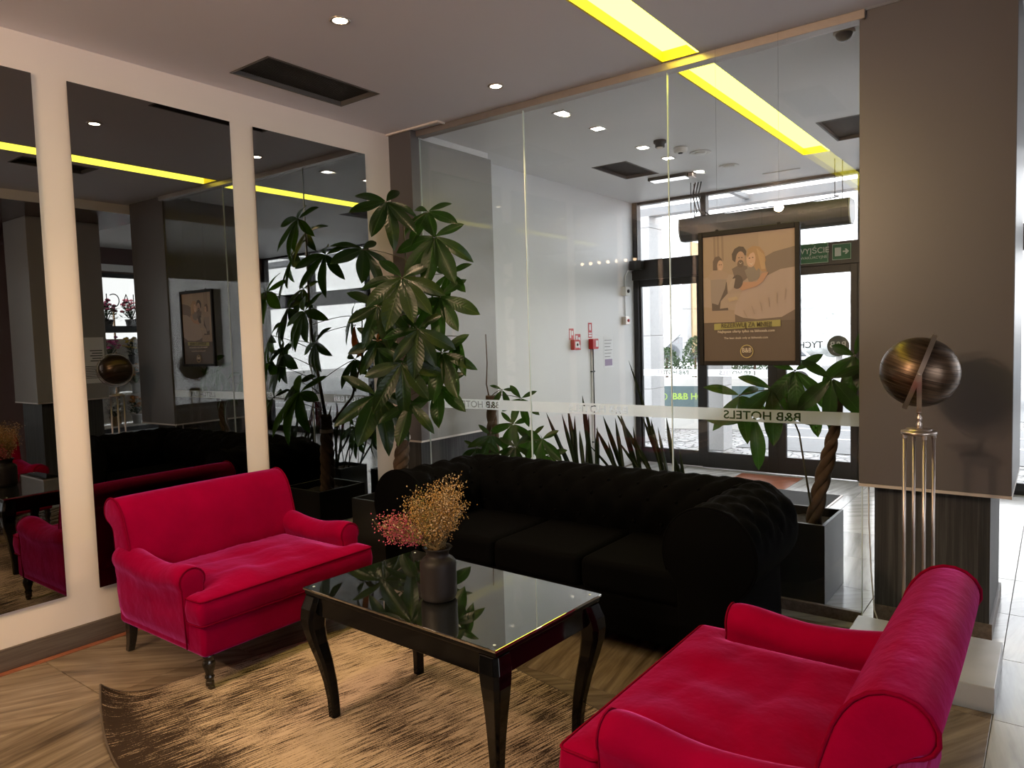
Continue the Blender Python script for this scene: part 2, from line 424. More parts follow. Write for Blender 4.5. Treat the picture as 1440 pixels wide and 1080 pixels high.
# ceiling with openings for the light troughs and the air grilles
VENTS = [(0.25, 0.60, 2.30, 3.065), (0.55, 0.89, 5.59, 6.23), (2.43, 2.77, 5.54, 6.19), (2.40, 2.68, 2.22, 2.87)]
TR = [(2.10, 2.295, YB+0.4, 3.732), (2.10, 2.295, 3.845, 6.47)]
def grow(r, d=0.0125): return (r[0]-d, r[1]+d, r[2]-d, r[3]+d)
ceil = struct('ceiling', slab(-0.2, XB, YB-0.2, 3.747, ZC, ZC+0.06, [VENTS[0], VENTS[3], grow(TR[0])]), M_CEIL, 'warm white painted ceiling of the lobby')
ceil2 = struct('ceiling', slab(-0.2, XR+0.2, 3.747, YD+0.15, ZC, ZC+0.06, [VENTS[1], VENTS[2], grow(TR[1])]), M_VCEIL, 'white ceiling of the entrance hall behind the glass')
struct('ceiling', MB().box(-0.3, XR+0.3, YB-0.3, YD+0.2, ZC+0.2, ZC+0.3), M_WHITE, 'concrete slab above the suspended ceilings')
mb = MB().box(XB, XR+0.2, YB-0.2, 3.747, ZM, ZC+0.06).box(XB, XR+0.2, 3.747, 4.1, ZM, ZC-0.001)
struct('ceiling', mb, M_MAROON, 'lowered glossy maroon ceiling right of the seating area')
struct('trim_1', MB().box(XB-0.012, XB, YB, 4.1, ZM-0.004, ZC-0.0005), M_WHITE, 'pale bulkhead edge of the lowered maroon ceiling')

def trough(name, r, label):
    x0, x1, y0, y1 = r
    t = thing(name, label, 'ceiling light', ((x0+x1)/2, (y0+y1)/2, ZC))
    ox, oy = t.location.x, t.location.y
    mb = MB()
    mb.box(x0-0.012-ox, x0-ox, y0-oy, y1-oy, 0.0, 0.062)
    mb.box(x0-0.012-ox, x1+0.012-ox, y0-0.012-oy, y0-oy, 0.0, 0.062); mb.box(x0-0.012-ox, x1+0.012-ox, y1-oy, y1+0.012-oy, 0, 0.062)
    mb.build('trough_side', M_YEL, t)
    MB().box(x0-0.012-ox, x1+0.012-ox, y0-0.012-oy, y1+0.012-oy, 0.055, 0.066).box(x1-ox, x1+0.012-ox, y0-oy, y1-oy, 0.001, 0.055).build('light_panel', E_YEL, t, label='glowing yellow panel')
    return t
trough('yellow_light_trough', TR[0], 'long yellow light trough in the lobby ceiling, lobby side of the glass')
trough('yellow_light_trough', TR[1], 'yellow light trough in the entrance ceiling behind the glass')

# left wall
struct('wall_left', MB().box(-0.2, 0.0, YB-0.2, 3.70, -0.1, ZC+0.06), M_WALL, 'cream wall carrying the smoked mirrors')
struct('baseboard_left', MB().box(0.0, 0.018, YB, 3.70, 0.0, 0.101), M_BASE, 'brown skirting along the mirror wall', bevel=0.003)
struct('wall_entrance_left', MB().box(-0.2, 0.0, 3.70, YD+0.1, -0.1, ZC+0.06), M_VWALL, 'light grey wall beside the entrance doors')
struct('wall_back', MB().box(-0.2, XR+0.2, YB-0.2, YB, -0.1, ZC+0.06), mat('dark_walnut_panelling', (0.02, 0.015, 0.012), 0.6, noise=(4, 0.2)), 'dark panelled wall behind the viewer')

# clad pillar at the left end of the glass (thing of the setting)
def pillar(name, label, x0, x1, y0, y1, zb, zt, inset, upper, trim=0.014, plinth=True):
    t = sempty(name, label)
    MB().box(x0, x1, y0, y1, zb+trim, zt).build('upper_panel', upper, t, bevel=0.003)
    MB().box(x0-0.001, x1+0.001, y0-0.001, y1+0.001, zb, zb+trim).build('lower_edge_trim', M_TRIM, t)
    i0, i1, j0, j1 = inset
    MB().box(i0, i1, j0, j1, 0.07 if plinth else 0.0, zb).build('lower_board', M_DKWOOD, t)
    if plinth:
        MB().box(i0-0.004, i1+0.012, j0-0.004, j1+0.012, 0.0, 0.075).build('plinth', M_BASE, t, bevel=0.002)
    return t
pl = pillar('pillar', 'grey clad pillar standing in the corner behind the tall potted money tree', 0.0, 0.215, 3.70, 4.60, 0.725, 2.872, (0.0, 0.15, 3.76, 4.56), M_PANEL_G)
MB().box(0.0, 0.218, 3.698, 3.778, 0.739, ZC-0.002).build('front_panel', M_PANEL, pl, bevel=0.002)
MB().box(0.0, 0.20, 3.778, 4.58, 2.872, ZC-0.0005).build('cornice_band', M_WHITE, pl)
prt = pillar('pillar', 'taupe clad pillar behind the bronze globe', 3.073, 3.684, 3.775, 4.60, 0.687, ZC-0.001, (3.12, 3.60, 3.895, 4.56), M_PANEL)
p2 = pillar('pillar', 'grey pillar with a posted notice, seen in the middle mirror', 4.55, 5.15, 2.98, 3.885, 0.915, ZM-0.001, (4.60, 5.10, 3.03, 3.83), M_PANEL_G)
# small white conduit at the ceiling corner
struct('trim_2', MB().box(0.0, 0.50, 3.672, 3.690, ZC-0.012, ZC-0.0005).box(0.482, 0.50, 3.69, 3.748, ZC-0.012, ZC-0.0005), M_WALL, 'small white cable duct on the ceiling above the pillar')

# glass partition: top channel, three panes, foot rail, frosted film band with cut-out letters
gp = sempty('window_1', 'frameless glass partition between the lobby and the entrance')
MB().box(0.215, 3.10, 3.752, 3.83, ZC-0.042, ZC-0.0005).build('top_channel', M_CHANNEL, gp, bevel=0.002)
MB().box(0.215, 3.082, 3.777, 3.803, 0.0, 0.058).build('foot_rail', M_BASE, gp, bevel=0.002)
PX = [0.218, 1.121, 2.100, 3.084]
for k in range(3):
    MB().box(PX[k]+0.0015, PX[k+1]-0.0015, YG-0.005, YG+0.005, 0.04, ZC-0.03).build('pane', M_GLASS, gp)
for k in (1, 2):
    MB().box(PX[k]-0.0022, PX[k]+0.0022, YG-0.0058, YG+0.0058, 0.058, ZC-0.042).build('pane_edge', M_GLEDGE, gp)
MB().box(3.0835, 3.0865, YG-0.0052, YG+0.0052, 0.04, ZC-0.042).build('pane_edge', M_GLEDGE, gp)
MB().box(0.2165, 0.2195, YG-0.0052, YG+0.0052, 0.04, ZC-0.042).build('pane_edge', M_GLEDGE, gp)

def text_loops(txt, bold=0.0006):
    c = bpy.data.curves.new('txt', 'FONT'); c.body = txt; c.size = 1.0; c.align_x = 'CENTER'; c.align_y = 'CENTER'
    o = bpy.data.objects.new('txt', c); COL.objects.link(o)
    bpy.context.view_layer.objects.active = o; o.select_set(True)
    bpy.ops.object.convert(target='CURVE')
    o = bpy.context.view_layer.objects.active
    loops = []
    for s in o.data.splines:
        L_ = []
        if s.type == 'BEZIER':
            bp = s.bezier_points; n = len(bp)
            for i in range(n):
                p, q = bp[i], bp[(i+1) % n]
                a0, a1, a2, a3 = [Vector(w) for w in (p.co, p.handle_right, q.handle_left, q.co)]
                for k in range(4):
                    t = k/4; w = a0*(1-t)**3 + a1*3*t*(1-t)**2 + a2*3*t*t*(1-t) + a3*t**3
                    if not L_ or (Vector((w.x, w.y))-L_[-1]).length > 1e-4: L_.append(Vector((w.x, w.y)))
        else:
            for p in s.points: L_.append(Vector((p.co[0], p.co[1])))
        if (L_[0]-L_[-1]).length < 1e-4: L_.pop()
        loops.append(L_)
    def area(l): return sum(l[i-1].x*l[i].y-l[i].x*l[i-1].y for i in range(len(l)))/2
    sg = 1 if area(max(loops, key=lambda l: abs(area(l)))) > 0 else -1
    bolder = []
    for l in loops:
        n = len(l); q = []
        for i, p in enumerate(l):
            a = (p-l[i-1]); b = (l[(i+1) % n]-p); a = a.normalized() if a.length else a; b = b.normalized() if b.length else b
            t = a+b
            if t.length < 1e-3: q.append(p.copy()); continue
            t.normalize(); q.append(p + Vector((t.y, -t.x))*sg*0.016)
        bolder.append(q)
    loops = bolder
    bpy.data.objects.remove(o)
    return loops
def in_loop(p, L_):
    c = False; n = len(L_)
    for i in range(n):
        a, b = L_[i], L_[i-1]
        if (a.y > p.y) != (b.y > p.y) and p.x < (b.x-a.x)*(p.y-a.y)/(b.y-a.y)+a.x: c = not c
    return c
LOOPS = text_loops('B&B HOTELS')
def film_band(parent, x0, x1, y, z0, z1, tx0, tx1, name='frosted_band'):
    """film with the letters cut out; the writing reads from the entrance side, so it is mirrored towards the lobby"""
    from mathutils.geometry import delaunay_2d_cdt
    xs = [p.x for l in LOOPS for p in l]; zs = [p.y for l in LOOPS for p in l]
    k = (tx1-tx0)/(max(xs)-min(xs)); kz = 0.046/(max(zs)-min(zs)); cx = (max(xs)+min(xs))/2; cz = (max(zs)+min(zs))/2
    ls = [[Vector(((tx0+tx1)/2-(p.x-cx)*k, (z0+z1)/2+(p.y-cz)*kz)) for p in l] for l in LOOPS]
    allL = ls + [[Vector((x0, z0)), Vector((x1, z0)), Vector((x1, z1)), Vector((x0, z1))]]
    vs = []; es = []
    for l in allL:
        o = len(vs); n = len(l); vs += l; es += [(o+i, o+(i+1) % n) for i in range(n)]
    V, E, F, _, _, _ = delaunay_2d_cdt(vs, es, [], 0, 1e-6)
    fs = []
    for f in F:
        c = Vector((sum(V[i].x for i in f)/len(f), sum(V[i].y for i in f)/len(f)))
        if sum(in_loop(c, l) for l in ls) % 2 == 0: fs.append(tuple(f))
    me = bpy.data.meshes.new(name); me.from_pydata([(v.x, y, v.y) for v in V], [], fs); me.update(); me.materials.append(M_FROST)
    return link(name, me, parent, label='frosted band with cut-out letters')
film_band(gp, PX[0]+0.003, PX[1]-0.003, YG+0.0056, 0.974, 1.041, 0.455, 0.860)
film_band(gp, PX[1]+0.003, PX[2]-0.003, YG+0.0056, 0.974, 1.041, 1.405, 1.815)
film_band(gp, PX[2]+0.003, PX[3]-0.003, YG+0.0056, 0.974, 1.041, 2.395, 2.796)

# entrance facade: four door leaves, header, clerestory, posts
fac = sempty('wall_entrance', 'dark aluminium entrance facade with header beam and clerestory glazing')
MB().box(-0.06, XR+0.2, YD-0.06, YD+0.09, 2.06, 2.275).build('header_beam', M_FRAME, fac, bevel=0.004)
MB().box(0.0, XR+0.2, YD-0.02, YD+0.06, ZC-0.03, ZC+0.3).build('head_frame', M_FRAME, fac)
for x in (0.0, 0.80, 2.33, 3.15, 4.4, 5.7, 6.94):
    z0 = 2.275 if x in (0.80, ) else 0.0
    MB().box(x, x+0.06, YD-0.03, YD+0.06, z0, ZC).build('post', M_FRAME, fac, bevel=0.003)
for a, b in ((0.06, 0.80), (0.86, 2.33), (2.39, 3.15), (3.21, 4.4), (4.46, 5.7), (5.76, 6.94)):
    MB().box(a, b, YD+0.01, YD+0.018, 2.275, ZC).build('clerestory_pane', M_GLASS, fac)
for a, b in ((3.21, 4.4), (4.46, 5.7), (5.76, 6.94)):
    MB().box(a, b, YD+0.01, YD+0.018, 0.1, 2.06).build('pane', M_GLASS, fac)
    MB().box(a, b, YD-0.02, YD+0.05, 0.0, 0.10).build('bottom_rail', M_FRAME, fac)
DX = [0.06, 0.795, 1.585, 2.33, 3.15]
doors = []
for k in range(4):
    x0, x1 = DX[k], DX[k+1]
    if k == 3: x0 += 0.06
    d = sempty('door_%d' % (k+1), ['fixed glazed door leaf nearest the grey wall', 'sliding glazed door leaf behind the hanging poster', 'sliding glazed door leaf with the round logo sticker', 'fixed glazed door leaf behind the taupe pillar'][k])
    y = YD - 0.0 if k in (0, 3) else YD - 0.035
    sl = 0.065 if k == 0 else 0.06
    sr = 0.09 if k == 1 else 0.06
    if k == 0: sl = 0.02
    if k == 2: sl = 0.09
    MB().box(x0, x0+sl, y, y+0.04, 0.008, 2.06).build('stile', M_FRAME, d, bevel=0.002)
    MB().box(x1-sr, x1, y, y+0.04, 0.008, 2.06).build('stile', M_FRAME, d, bevel=0.002)
    MB().box(x0+sl, x1-sr, y, y+0.04, 0.008, 0.175).build('bottom_rail', M_FRAME, d, bevel=0.002)
    MB().box(x0+sl, x1-sr, y, y+0.04, 1.985, 2.06).build('top_rail', M_FRAME, d, bevel=0.002)
    MB().box(x0+sl, x1-sr, y+0.016, y+0.024, 0.175, 1.985).build('pane', M_GLASS, d)
    doors.append((d, x0+sl, x1-sr, y))
d, a, b, y = doors[0]
film_band(d, a, b, y+0.0255, 0.985, 1.06, 0.25, 0.62)
d, a, b, y = doors[1]
film_band(d, a, b, y+0.0255, 0.985, 1.06, 0.98, 1.36)
# city lettering and round logo on the third leaf, reading from outside
d, a, b, y = doors[2]
M_FILMG = mat('grey_film', (0.16, 0.17, 0.16), 0.6)
me = text_mesh('TYCHY', 0.088, M_INK, bold=0.001); place(me, 'lettering', d, (1.875, y+0.0262, 1.30), (-1,0,0), (0,0,1))
pts = [(0.10*math.cos(2*math.pi*k/36), 0.10*math.sin(2*math.pi*k/36)) for k in range(36)]
lg = place(poly_mesh(pts, 'logo_disc', M_FILMG), 'logo_disc', d, (2.155, y+0.0262, 1.287), (-1,0,0), (0,0,1))
me = text_mesh('B&B', 0.085, M_WHITE, bold=0.001); place(me, 'lettering', d, (2.155, y+0.0255, 1.297), (-1,0,0), (0,0,1)); 
me = text_mesh('HOTELS', 0.026, M_WHITE); place(me, 'lettering', d, (2.155, y+0.0255, 1.235), (-1,0,0), (0,0,1))

# right wall with big daylight windows and the flower shop opening
WH = [(-2.6, -0.7, 0.5, 2.6), (-0.4, 1.9, 0.5, 2.6), (4.05, 6.6, 0.25, 2.56)]
struct('wall_right', slab(XR, XR+0.2, YB-0.2, YD+0.1, -0.1, ZC+0.06, [(h[0], h[1], h[2], h[3]) for h in WH], plane='yz'), mat('maroon_wall_paint', (0.10, 0.05, 0.045), 0.5, noise=(3, 0.08)), 'dark wall with windows on the far side of the hall, seen in the mirrors')
for k, h in enumerate(WH):
    w = sempty('window_%d' % (k+2), ['tall window behind the viewer', 'tall window right of the viewer', 'flower shop window seen in the middle mirror'][k])
    y0, y1, z0, z1 = h
    m = MB()
    for (p, q) in ((y0, y0+0.06), (y1-0.06, y1)): m.box(XR+0.04, XR+0.1, p, q, z0, z1)
    m.box(XR+0.04, XR+0.1, y0+0.06, y1-0.06, z0, z0+0.06).box(XR+0.04, XR+0.1, y0+0.06, y1-0.06, z1-0.06, z1)
    m.build('window_frame', M_FRAME, w)
    if k == 2:
        MB().box(XR+0.04, XR+0.1, y0+0.06, y1-0.06, 1.71, 1.80).build('transom', M_FRAME, w)
    MB().box(XR+0.066, XR+0.074, y0+0.06, y1-0.06, z0+0.06, z1-0.06).build('pane', M_GLASS, w)
    MB().box(XR-0.03, XR+0.04, y0, y1, z0-0.04, z0).build('window_sill', M_MARBLE, w)
    if k == 2:
        MB().box(XR-0.06, XR, y0-0.02, y1+0.02, z1+0.02, z1+0.12).build('blind_box', M_WHITE, w, bevel=0.006)
        me = text_mesh('KWIACIARNIA', 0.30, M_GREY, bold=-0.006); o = place(me, 'lettering', w, (XR+0.08, 5.2, 2.16), (0,-1,0), (0,0,1), sx=0.8)

# mirrors: thin smoked glass panels on the wall
def mirror(y0, y1, label, rz=0.0):
    cy = (y0+y1)/2
    t = thing('wall_mirror', label, 'mirror', (0.0, cy, 0.265), R(rz), 'smoked mirrors on the cream wall')
    w = (y1-y0)/2
    MB().box(0.008, 0.012, -w, w, 0.0, 2.479).build('smoked_glass', M_MIRROR, t)
    MB().box(0.0015, 0.008, -w+0.006, w-0.006, 0.006, 2.473).build('backing_board', M_BLACK, t)
    return t
for yy, lb in ((-0.451, 'smoked wall mirror just left of the picture'), (-1.462, 'smoked wall mirror level with the pendant bar'), (-2.473, 'smoked wall mirror nearest the back wall')):
    mirror(yy, yy+0.868, lb)
mirror(0.56, 1.428, 'smoked wall mirror cut by the left edge of the picture')
mirror(1.577, 2.443, 'smoked wall mirror behind the crimson settee, middle one', 1.05)
mirror(2.588, 3.46, 'smoked wall mirror beside the tall potted money tree', 0.1)
# ================================================================== furniture
def interp(tab, x):
    tab = sorted(tab)
    if x <= tab[0][0]: return tab[0][1]
    for (a, b), (c, d) in zip(tab, tab[1:]):
        if x <= c:
            t = (x-a)/(c-a); t = t*t*(3-2*t)*0.5 + t*0.5
            return b + (d-b)*t
    return tab[-1][1]

def make_settee(label):
    t = thing('settee', label, 'settee', group='crimson velvet settees')
    # base with rounded front corners
    MB().box(-0.462, 0.462, -0.415, 0.33, 0.150, 0.288).build('base', M_CRIMSON, t, smooth=True, bevel=0.022, seg=4)
    # T shaped seat cushion with a crowned top
    out = [(-0.47,-0.425),(0.47,-0.425),(0.475,-0.31),(0.392,-0.30),(0.384,-0.28),(0.384,0.20),(-0.384,0.20),(-0.384,-0.28),(-0.392,-0.30),(-0.475,-0.31)]
    def rounded2(poly, r0=0.022, k=5):
        pts = []; m = len(poly)
        for i in range(m):
            p0, p1, p2 = Vector(poly[i-1]), Vector(poly[i]), Vector(poly[(i+1) % m])
            r = min(r0, (p0-p1).length*0.45, (p2-p1).length*0.45)
            a = p1 + (p0-p1).normalized()*r; c = p1 + (p2-p1).normalized()*r
            for q in range(k):
                u = q/(k-1); pts.append(a*(1-u)**2 + p1*2*u*(1-u) + c*u*u)
        # subdivide the long runs
        res = []
        for i, p in enumerate(pts):
            q = pts[(i+1) % len(pts)]; n = max(1, int((q-p).length/0.035))
            res += [p.lerp(q, j/n) for j in range(n)]
        return res
    oT = [Vector(p) for p in out]
    rp = rounded2(oT); n = len(rp)
    def offs(d):
        o = []
        for i, p in enumerate(rp):
            t_ = (rp[(i+1) % n]-rp[i-1]); t_ = t_.normalized() if t_.length > 1e-9 else Vector((1, 0))
            o.append(p + Vector((t_.y, -t_.x))*d)
        return o
    from mathutils.geometry import delaunay_2d_cdt
    layers = [(-0.014, 0.284), (-0.003, 0.291), (0.003, 0.305), (0.008, 0.345), (0.003, 0.385), (-0.002, 0.396), (-0.010, 0.404)]
    bm = bmesh.new(); rows = [[bm.verts.new((p.x, p.y, z)) for p in offs(d)] for d, z in layers]
    for A, B in zip(rows, rows[1:]):
        for i in range(n): bm.faces.new((A[i], A[(i+1) % n], B[(i+1) % n], B[i]))
    bm.faces.new(rows[0][::-1])
    edge = offs(-0.010)
    pts2 = list(edge); es = [(i, (i+1) % n) for i in range(n)]
    def dist(p): return min((p-q).length for q in edge)
    gx = [-0.46+0.92*i/44 for i in range(45)]; gy = [-0.42+0.62*j/30 for j in range(31)]
    for x in gx:
        for y in gy:
            p = Vector((x, y))
            if in_loop(p, edge) and dist(p) > 0.012: pts2.append(p)
    V, E_, F, ov, _, _ = delaunay_2d_cdt(pts2, es, [], 1, 1e-7)
    def crown(p):
        d = dist(p); k = min(1, d/0.16); c = k*(2-k)
        fold = math.exp(-((p.y+0.26+0.06*math.sin(5*p.x))/0.030)**2)*0.5 + math.exp(-((p.y+0.05-0.25*p.x*p.x+0.03*math.sin(11*p.x))/0.025)**2)*0.6
        w = 0.0045*math.sin(14*p.x+5*p.y)+0.0035*math.sin(31*p.x-9*p.y+1)*math.sin(7*p.y)
        return 0.404 + 0.028*c + c*(1.5*w - 0.011*fold)
    nv = []
    for i, q in enumerate(V):
        o_ = ov[i][0] if ov[i] else None
        nv.append(rows[-1][o_] if (o_ is not None and o_ < n) else bm.verts.new((q.x, q.y, crown(q))))
    for f in F:
        try: bm.faces.new([nv[i] for i in f])
        except ValueError: pass
    bmesh.ops.recalc_face_normals(bm, faces=bm.faces)
    me = bpy.data.meshes.new('seat_cushion'); bm.to_mesh(me); bm.free(); me.materials.append(M_CRIMSON); me.shade_smooth()
    cu = link('seat_cushion', me, t)
    ring = [(x*0.994, y*0.994) for x, y in out]
    def rounded(poly, z):
        pts = []
        m = len(poly)
        for i in range(m):
            p0, p1, p2 = Vector(poly[i-1]), Vector(poly[i]), Vector(poly[(i+1)%m])
            r = min(0.02, (p0-p1).length*0.4, (p2-p1).length*0.4)
            a = p1 + (p0-p1).normalized()*r; c = p1 + (p2-p1).normalized()*r
            for k in range(4):
                s = k/3; q = a*(1-s)**2 + p1*2*s*(1-s) + c*s*s
                pts.append((q.x, q.y, z))
        return pts + pts[:1]
    for zz, dd in ((0.396, 0.001), (0.292, 0.001)):
        rg = offs(dd); rg = [(p.x, p.y, zz) for p in rg]
        MB().tube(rg+rg[:1], 0.0042, 6).build('piping', M_PIPE, cu, smooth=True)
    # rolled back
    prof = [(.20,.30),(.176,.42),(.185,.47),(.196,.52),(.208,.57),(.220,.61),(.233,.65),(.250,.685),(.272,.714),(.298,.735),(.328,.746),(.358,.746),(.386,.737),(.408,.718),(.422,.692),(.423,.665),(.413,.645),(.396,.632),(.374,.624),(.352,.612),(.339,.585),(.334,.5),(.328,.155),(.24,.155)]
    cy = sum(p[0] for p in prof[8:17])/9; cz = sum(p[1] for p in prof[8:17])/9
    def shr(k, d):
        # move the outline inwards along its normal by d
        o = []
        m = len(prof)
        for i, p in enumerate(prof):
            a, c = prof[i-1], prof[(i+1) % m]
            tx, tz = c[0]-a[0], c[1]-a[1]; l = math.hypot(tx, tz)
            nx, nz = tz/l, -tx/l
            o.append((p[0]+nx*d, p[1]+nz*d))
        return o
    W = 0.462
    rings = []
    for x, d in ((-W, 0.012), (-W+0.004, 0.004), (-W+0.014, 0.0), (-0.3, -0.002), (0, -0.004), (0.3, -0.002), (W-0.014, 0.0), (W-0.004, 0.004), (W, 0.012)):
        rings.append([(x, y, z) for y, z in shr(0, d)])
    bk = MB().loft(rings).build('backrest', M_CRIMSON, t, smooth=True, subsurf=1)
    for s in (-1, 1):
        pp = [(s*(W-0.006), y, z) for y, z in shr(0, 0.0005)[1:22]]
        MB().tube(pp, 0.005, 6).build('piping', M_PIPE, bk, smooth=True)
    # rolled arms
    H = [(.34,.535),(.22,.528),(.08,.503),(-.06,.494),(-.16,.508),(-.235,.522),(-.285,.520)]
    for s in (-1, 1):
        rings = []
        for y, sh in ((.335,1),(.26,1),(.18,1),(.1,1),(.02,1),(-.06,1),(-.14,1),(-.21,1),(-.265,1),(-.288,.95),(-.302,.84),(-.308,.66)):
            h = interp(H, y); r = 0.062*sh; cz = h-0.062; cx = 0.048
            sec = [(0.0+0.004*(1-sh)*4, .152), (0.0, .30), (0.0, cz-0.035)]
            for k in range(11):
                a = R(205-230*k/10)
                sec.append((cx+0.066*sh*math.cos(a), cz+r*math.sin(a)))
            sec += [(0.094, cz-0.045), (0.094, .30), (0.09, .152)]
            rings.append([(s*(0.384+x), y, z) for x, z in sec])
        arm = MB().loft(rings).build('armrest', M_CRIMSON, t, smooth=True, subsurf=1)
        # piping around the scrolled front of the arm
        pr = []
        h = interp(H, -.295); cz = h-0.062
        for k in range(13):
            a = R(215-250*k/12); pr.append((s*(0.384+0.048+0.058*math.cos(a)), -.300, cz+0.055*math.sin(a)))
        pr = [(pr[0][0], -.303, 0.40)] + pr + [(s*(0.384+0.088), -.303, 0.17)]
        MB().tube(pr, 0.0035, 6).build('piping', M_PIPE, arm, smooth=True)
    # turned front legs on casters, square rear legs
    for s in (-1, 1):
        lg = MB().lathe([(0.020,0.158),(0.024,0.150),(0.024,0.143),(0.019,0.138),(0.024,0.128),(0.027,0.112),(0.024,0.095),(0.018,0.078),(0.0155,0.066),(0.020,0.060),(0.020,0.055),(0.0165,0.05),(0.0155,0.022)], 20, (s*0.425, -0.385, 0)).build('leg', M_LEG, t, smooth=True)
        MB().lathe([(0.0165,0.040),(0.0175,0.036),(0.0175,0.022),(0.012,0.018)], 16, (s*0.425, -0.385, 0)).build('caster_cup', M_BRASS, lg, smooth=True)
        rr = [[(s*0.425+0.008*0+0.0125*math.sin(2*math.pi*k/16)*0+w*0.009, -0.395+0.0125*math.cos(2*math.pi*k/16), 0.0126+0.0125*math.sin(2*math.pi*k/16)) for k in range(16)] for w in (-1, 1)]
        MB().loft(rr).build('caster_wheel', M_BRASS, lg)
        rings = []
        for z, y, w in ((0.158, 0.290, 0.021), (0.10, 0.293, 0.020), (0.05, 0.303, 0.0175), (0.0, 0.322, 0.015)):
            rings.append([(s*0.425-w, y-w, z), (s*0.425+w, y-w, z), (s*0.425+w, y+w, z), (s*0.425-w, y+w, z)])
        MB().loft(rings).build('leg', M_LEG, t, bevel=0.003)
    return t
st = make_settee('crimson velvet settee with its back to the mirror wall')
st.location = (0.595, 2.015, 0.0); st.rotation_euler.z = R(90)
st2 = copy_tree(st); st2.location = (3.245, 1.965, 0.0); st2.rotation_euler.z = R(-90)
st2['label'] = 'crimson velvet settee in the right foreground, seen from behind its rolled back'

# ---- black buttoned sofa
def make_sofa():
    t = thing('buttoned_sofa', 'black velvet buttoned sofa with rolled arms in front of the glass', 'sofa', (1.785, 3.265, 0.0))
    AX = 0.905; BY = 0.245; FY = -0.425; rc = 0.12
    # path of the roll centre: left arm front -> back -> right arm front
    path = []
    def seg(a, b, n): return [(a[0]+(b[0]-a[0])*k/n, a[1]+(b[1]-a[1])*k/n) for k in range(n)]
    path += seg((-AX, FY), (-AX, BY-rc), 26)
    path += [(-AX+rc-rc*math.cos(R(90)*k/8), BY-rc+rc*math.sin(R(90)*k/8)) for k in range(8)]
    path += seg((-AX+rc, BY), (AX-rc, BY), 80)
    path += [(AX-rc+rc*math.sin(R(90)*k/8), BY-rc+rc*math.cos(R(90)*k/8)) for k in range(8)]
    path += seg((AX, BY-rc), (AX, FY), 26) + [(AX, FY)]
    prof = [(-0.125,0.30),(-0.13,0.36),(-0.142,0.40),(-0.158,0.44),(-0.175,0.48)]
    for k in range(25):
        a = R(172-215*k/24); prof.append((0.195*math.cos(a)+0.0, 0.525+0.195*math.sin(a)))
    prof += [(0.118,0.375),(0.112,0.34),(0.115,0.2),(0.118,0.075)]
    # arc length along profile for the tufts
    sl = [0]
    for a, b in zip(prof, prof[1:]): sl.append(sl[-1]+math.hypot(b[0]-a[0], b[1]-a[1]))
    ul = [0]
    for a, b in zip(path, path[1:]): ul.append(ul[-1]+math.hypot(b[0]-a[0], b[1]-a[1]))
    s_end = sl[5+19]
    rings = []; btn = []
    n = len(path)
    for i, p in enumerate(path):
        a, b = path[max(i-1, 0)], path[min(i+1, n-1)]
        tx, ty = b[0]-a[0], b[1]-a[1]; l = math.hypot(tx, ty); tx /= l; ty /= l
        nx, ny = -ty, tx               # outwards
        ring = []
        for j, (o, z) in enumerate(prof):
            pa, pc = prof[max(j-1, 0)], prof[min(j+1, len(prof)-1)]
            dx, dz = pc[0]-pa[0], pc[1]-pa[1]; dl = math.hypot(dx, dz)
            no, nz = -dz/dl, dx/dl
            w = max(0, min(1, (sl[j]-0.02)/0.05)) * max(0, min(1, (s_end-sl[j])/0.06))
            uu = ul[i]/0.165; vv = sl[j]/0.21
            h = (abs(math.sin(math.pi*(uu+vv))) * abs(math.sin(math.pi*(uu-vv))))**0.45
            d = (h-0.62)*0.028*w
            ring.append((p[0]+nx*(o+no*d), p[1]+ny*(o+no*d), z+nz*d))
        rings.append(ring)
    body = MB().loft(rings, False, False, closed=False)
    body.build('tufted_roll', M_BLKVEL, t, smooth=True, label='deep-buttoned rolled back and arms')
    # buttons
    bm_ = MB()
    for j2 in range(1, 5):
        for i2 in range(1, 40):
            uu = i2*0.5; vv = j2*0.5
            if (i2+j2) % 2: continue
            U = uu*0.165; S = vv*0.21
            if U > ul[-1]-0.05 or S > s_end-0.04: continue
            i = min(range(n), key=lambda q: abs(ul[q]-U)); j = min(range(len(prof)), key=lambda q: abs(sl[q]-S))
            bm_.sphere(rings[i][j], 0.011, 8, 5)
    bm_.build('buttons', M_BLKVEL, t, smooth=True, kind='stuff')
    # scroll fronts of the arms
    for s in (-1, 1):
        fp = []
        for k in range(30):
            a = R(205-255*k/29); fp.append((0.203*math.cos(a), 0.525+0.203*math.sin(a)))
        fp += [(0.125, 0.36), (0.122, 0.075), (-0.125, 0.075), (-0.135, 0.36)]
        pf = MB().loft([[(s*(AX+x), FY+0.002, z) for x, z in fp], [(s*(AX+x), FY-0.016, z) for x, z in fp], [(s*(AX+x*0.94), FY-0.024, 0.5+(z-0.5)*0.95) for x, z in fp]]).build('arm_front', M_BLKVEL, t, smooth=True)
        MB().tube([(s*(AX+x), FY-0.014, z) for x, z in fp], 0.006, 6).build('piping', M_BLKVEL, pf, smooth=True)
    MB().box(-0.80, 0.80, -0.405, 0.33, 0.075, 0.27).build('base', M_BLKVEL, t, smooth=True, bevel=0.02, seg=3)
    for k in range(3):
        x0 = -0.785+k*0.5233
        c = MB().box(x0+0.004, x0+0.5193, -0.425, 0.13, 0.27, 0.42)
        c.build('seat_cushion', M_BLKVEL, t, smooth=True, bevel=0.035, seg=4)
    for x in (-0.93, 0.93):
        for y in (-0.37, 0.30):
            MB().lathe([(0.03,0.08),(0.035,0.06),(0.028,0.025),(0.02,0.0)], 14, (x, y, 0)).build('foot', M_LEG, t, smooth=True)
    return t
make_sofa()

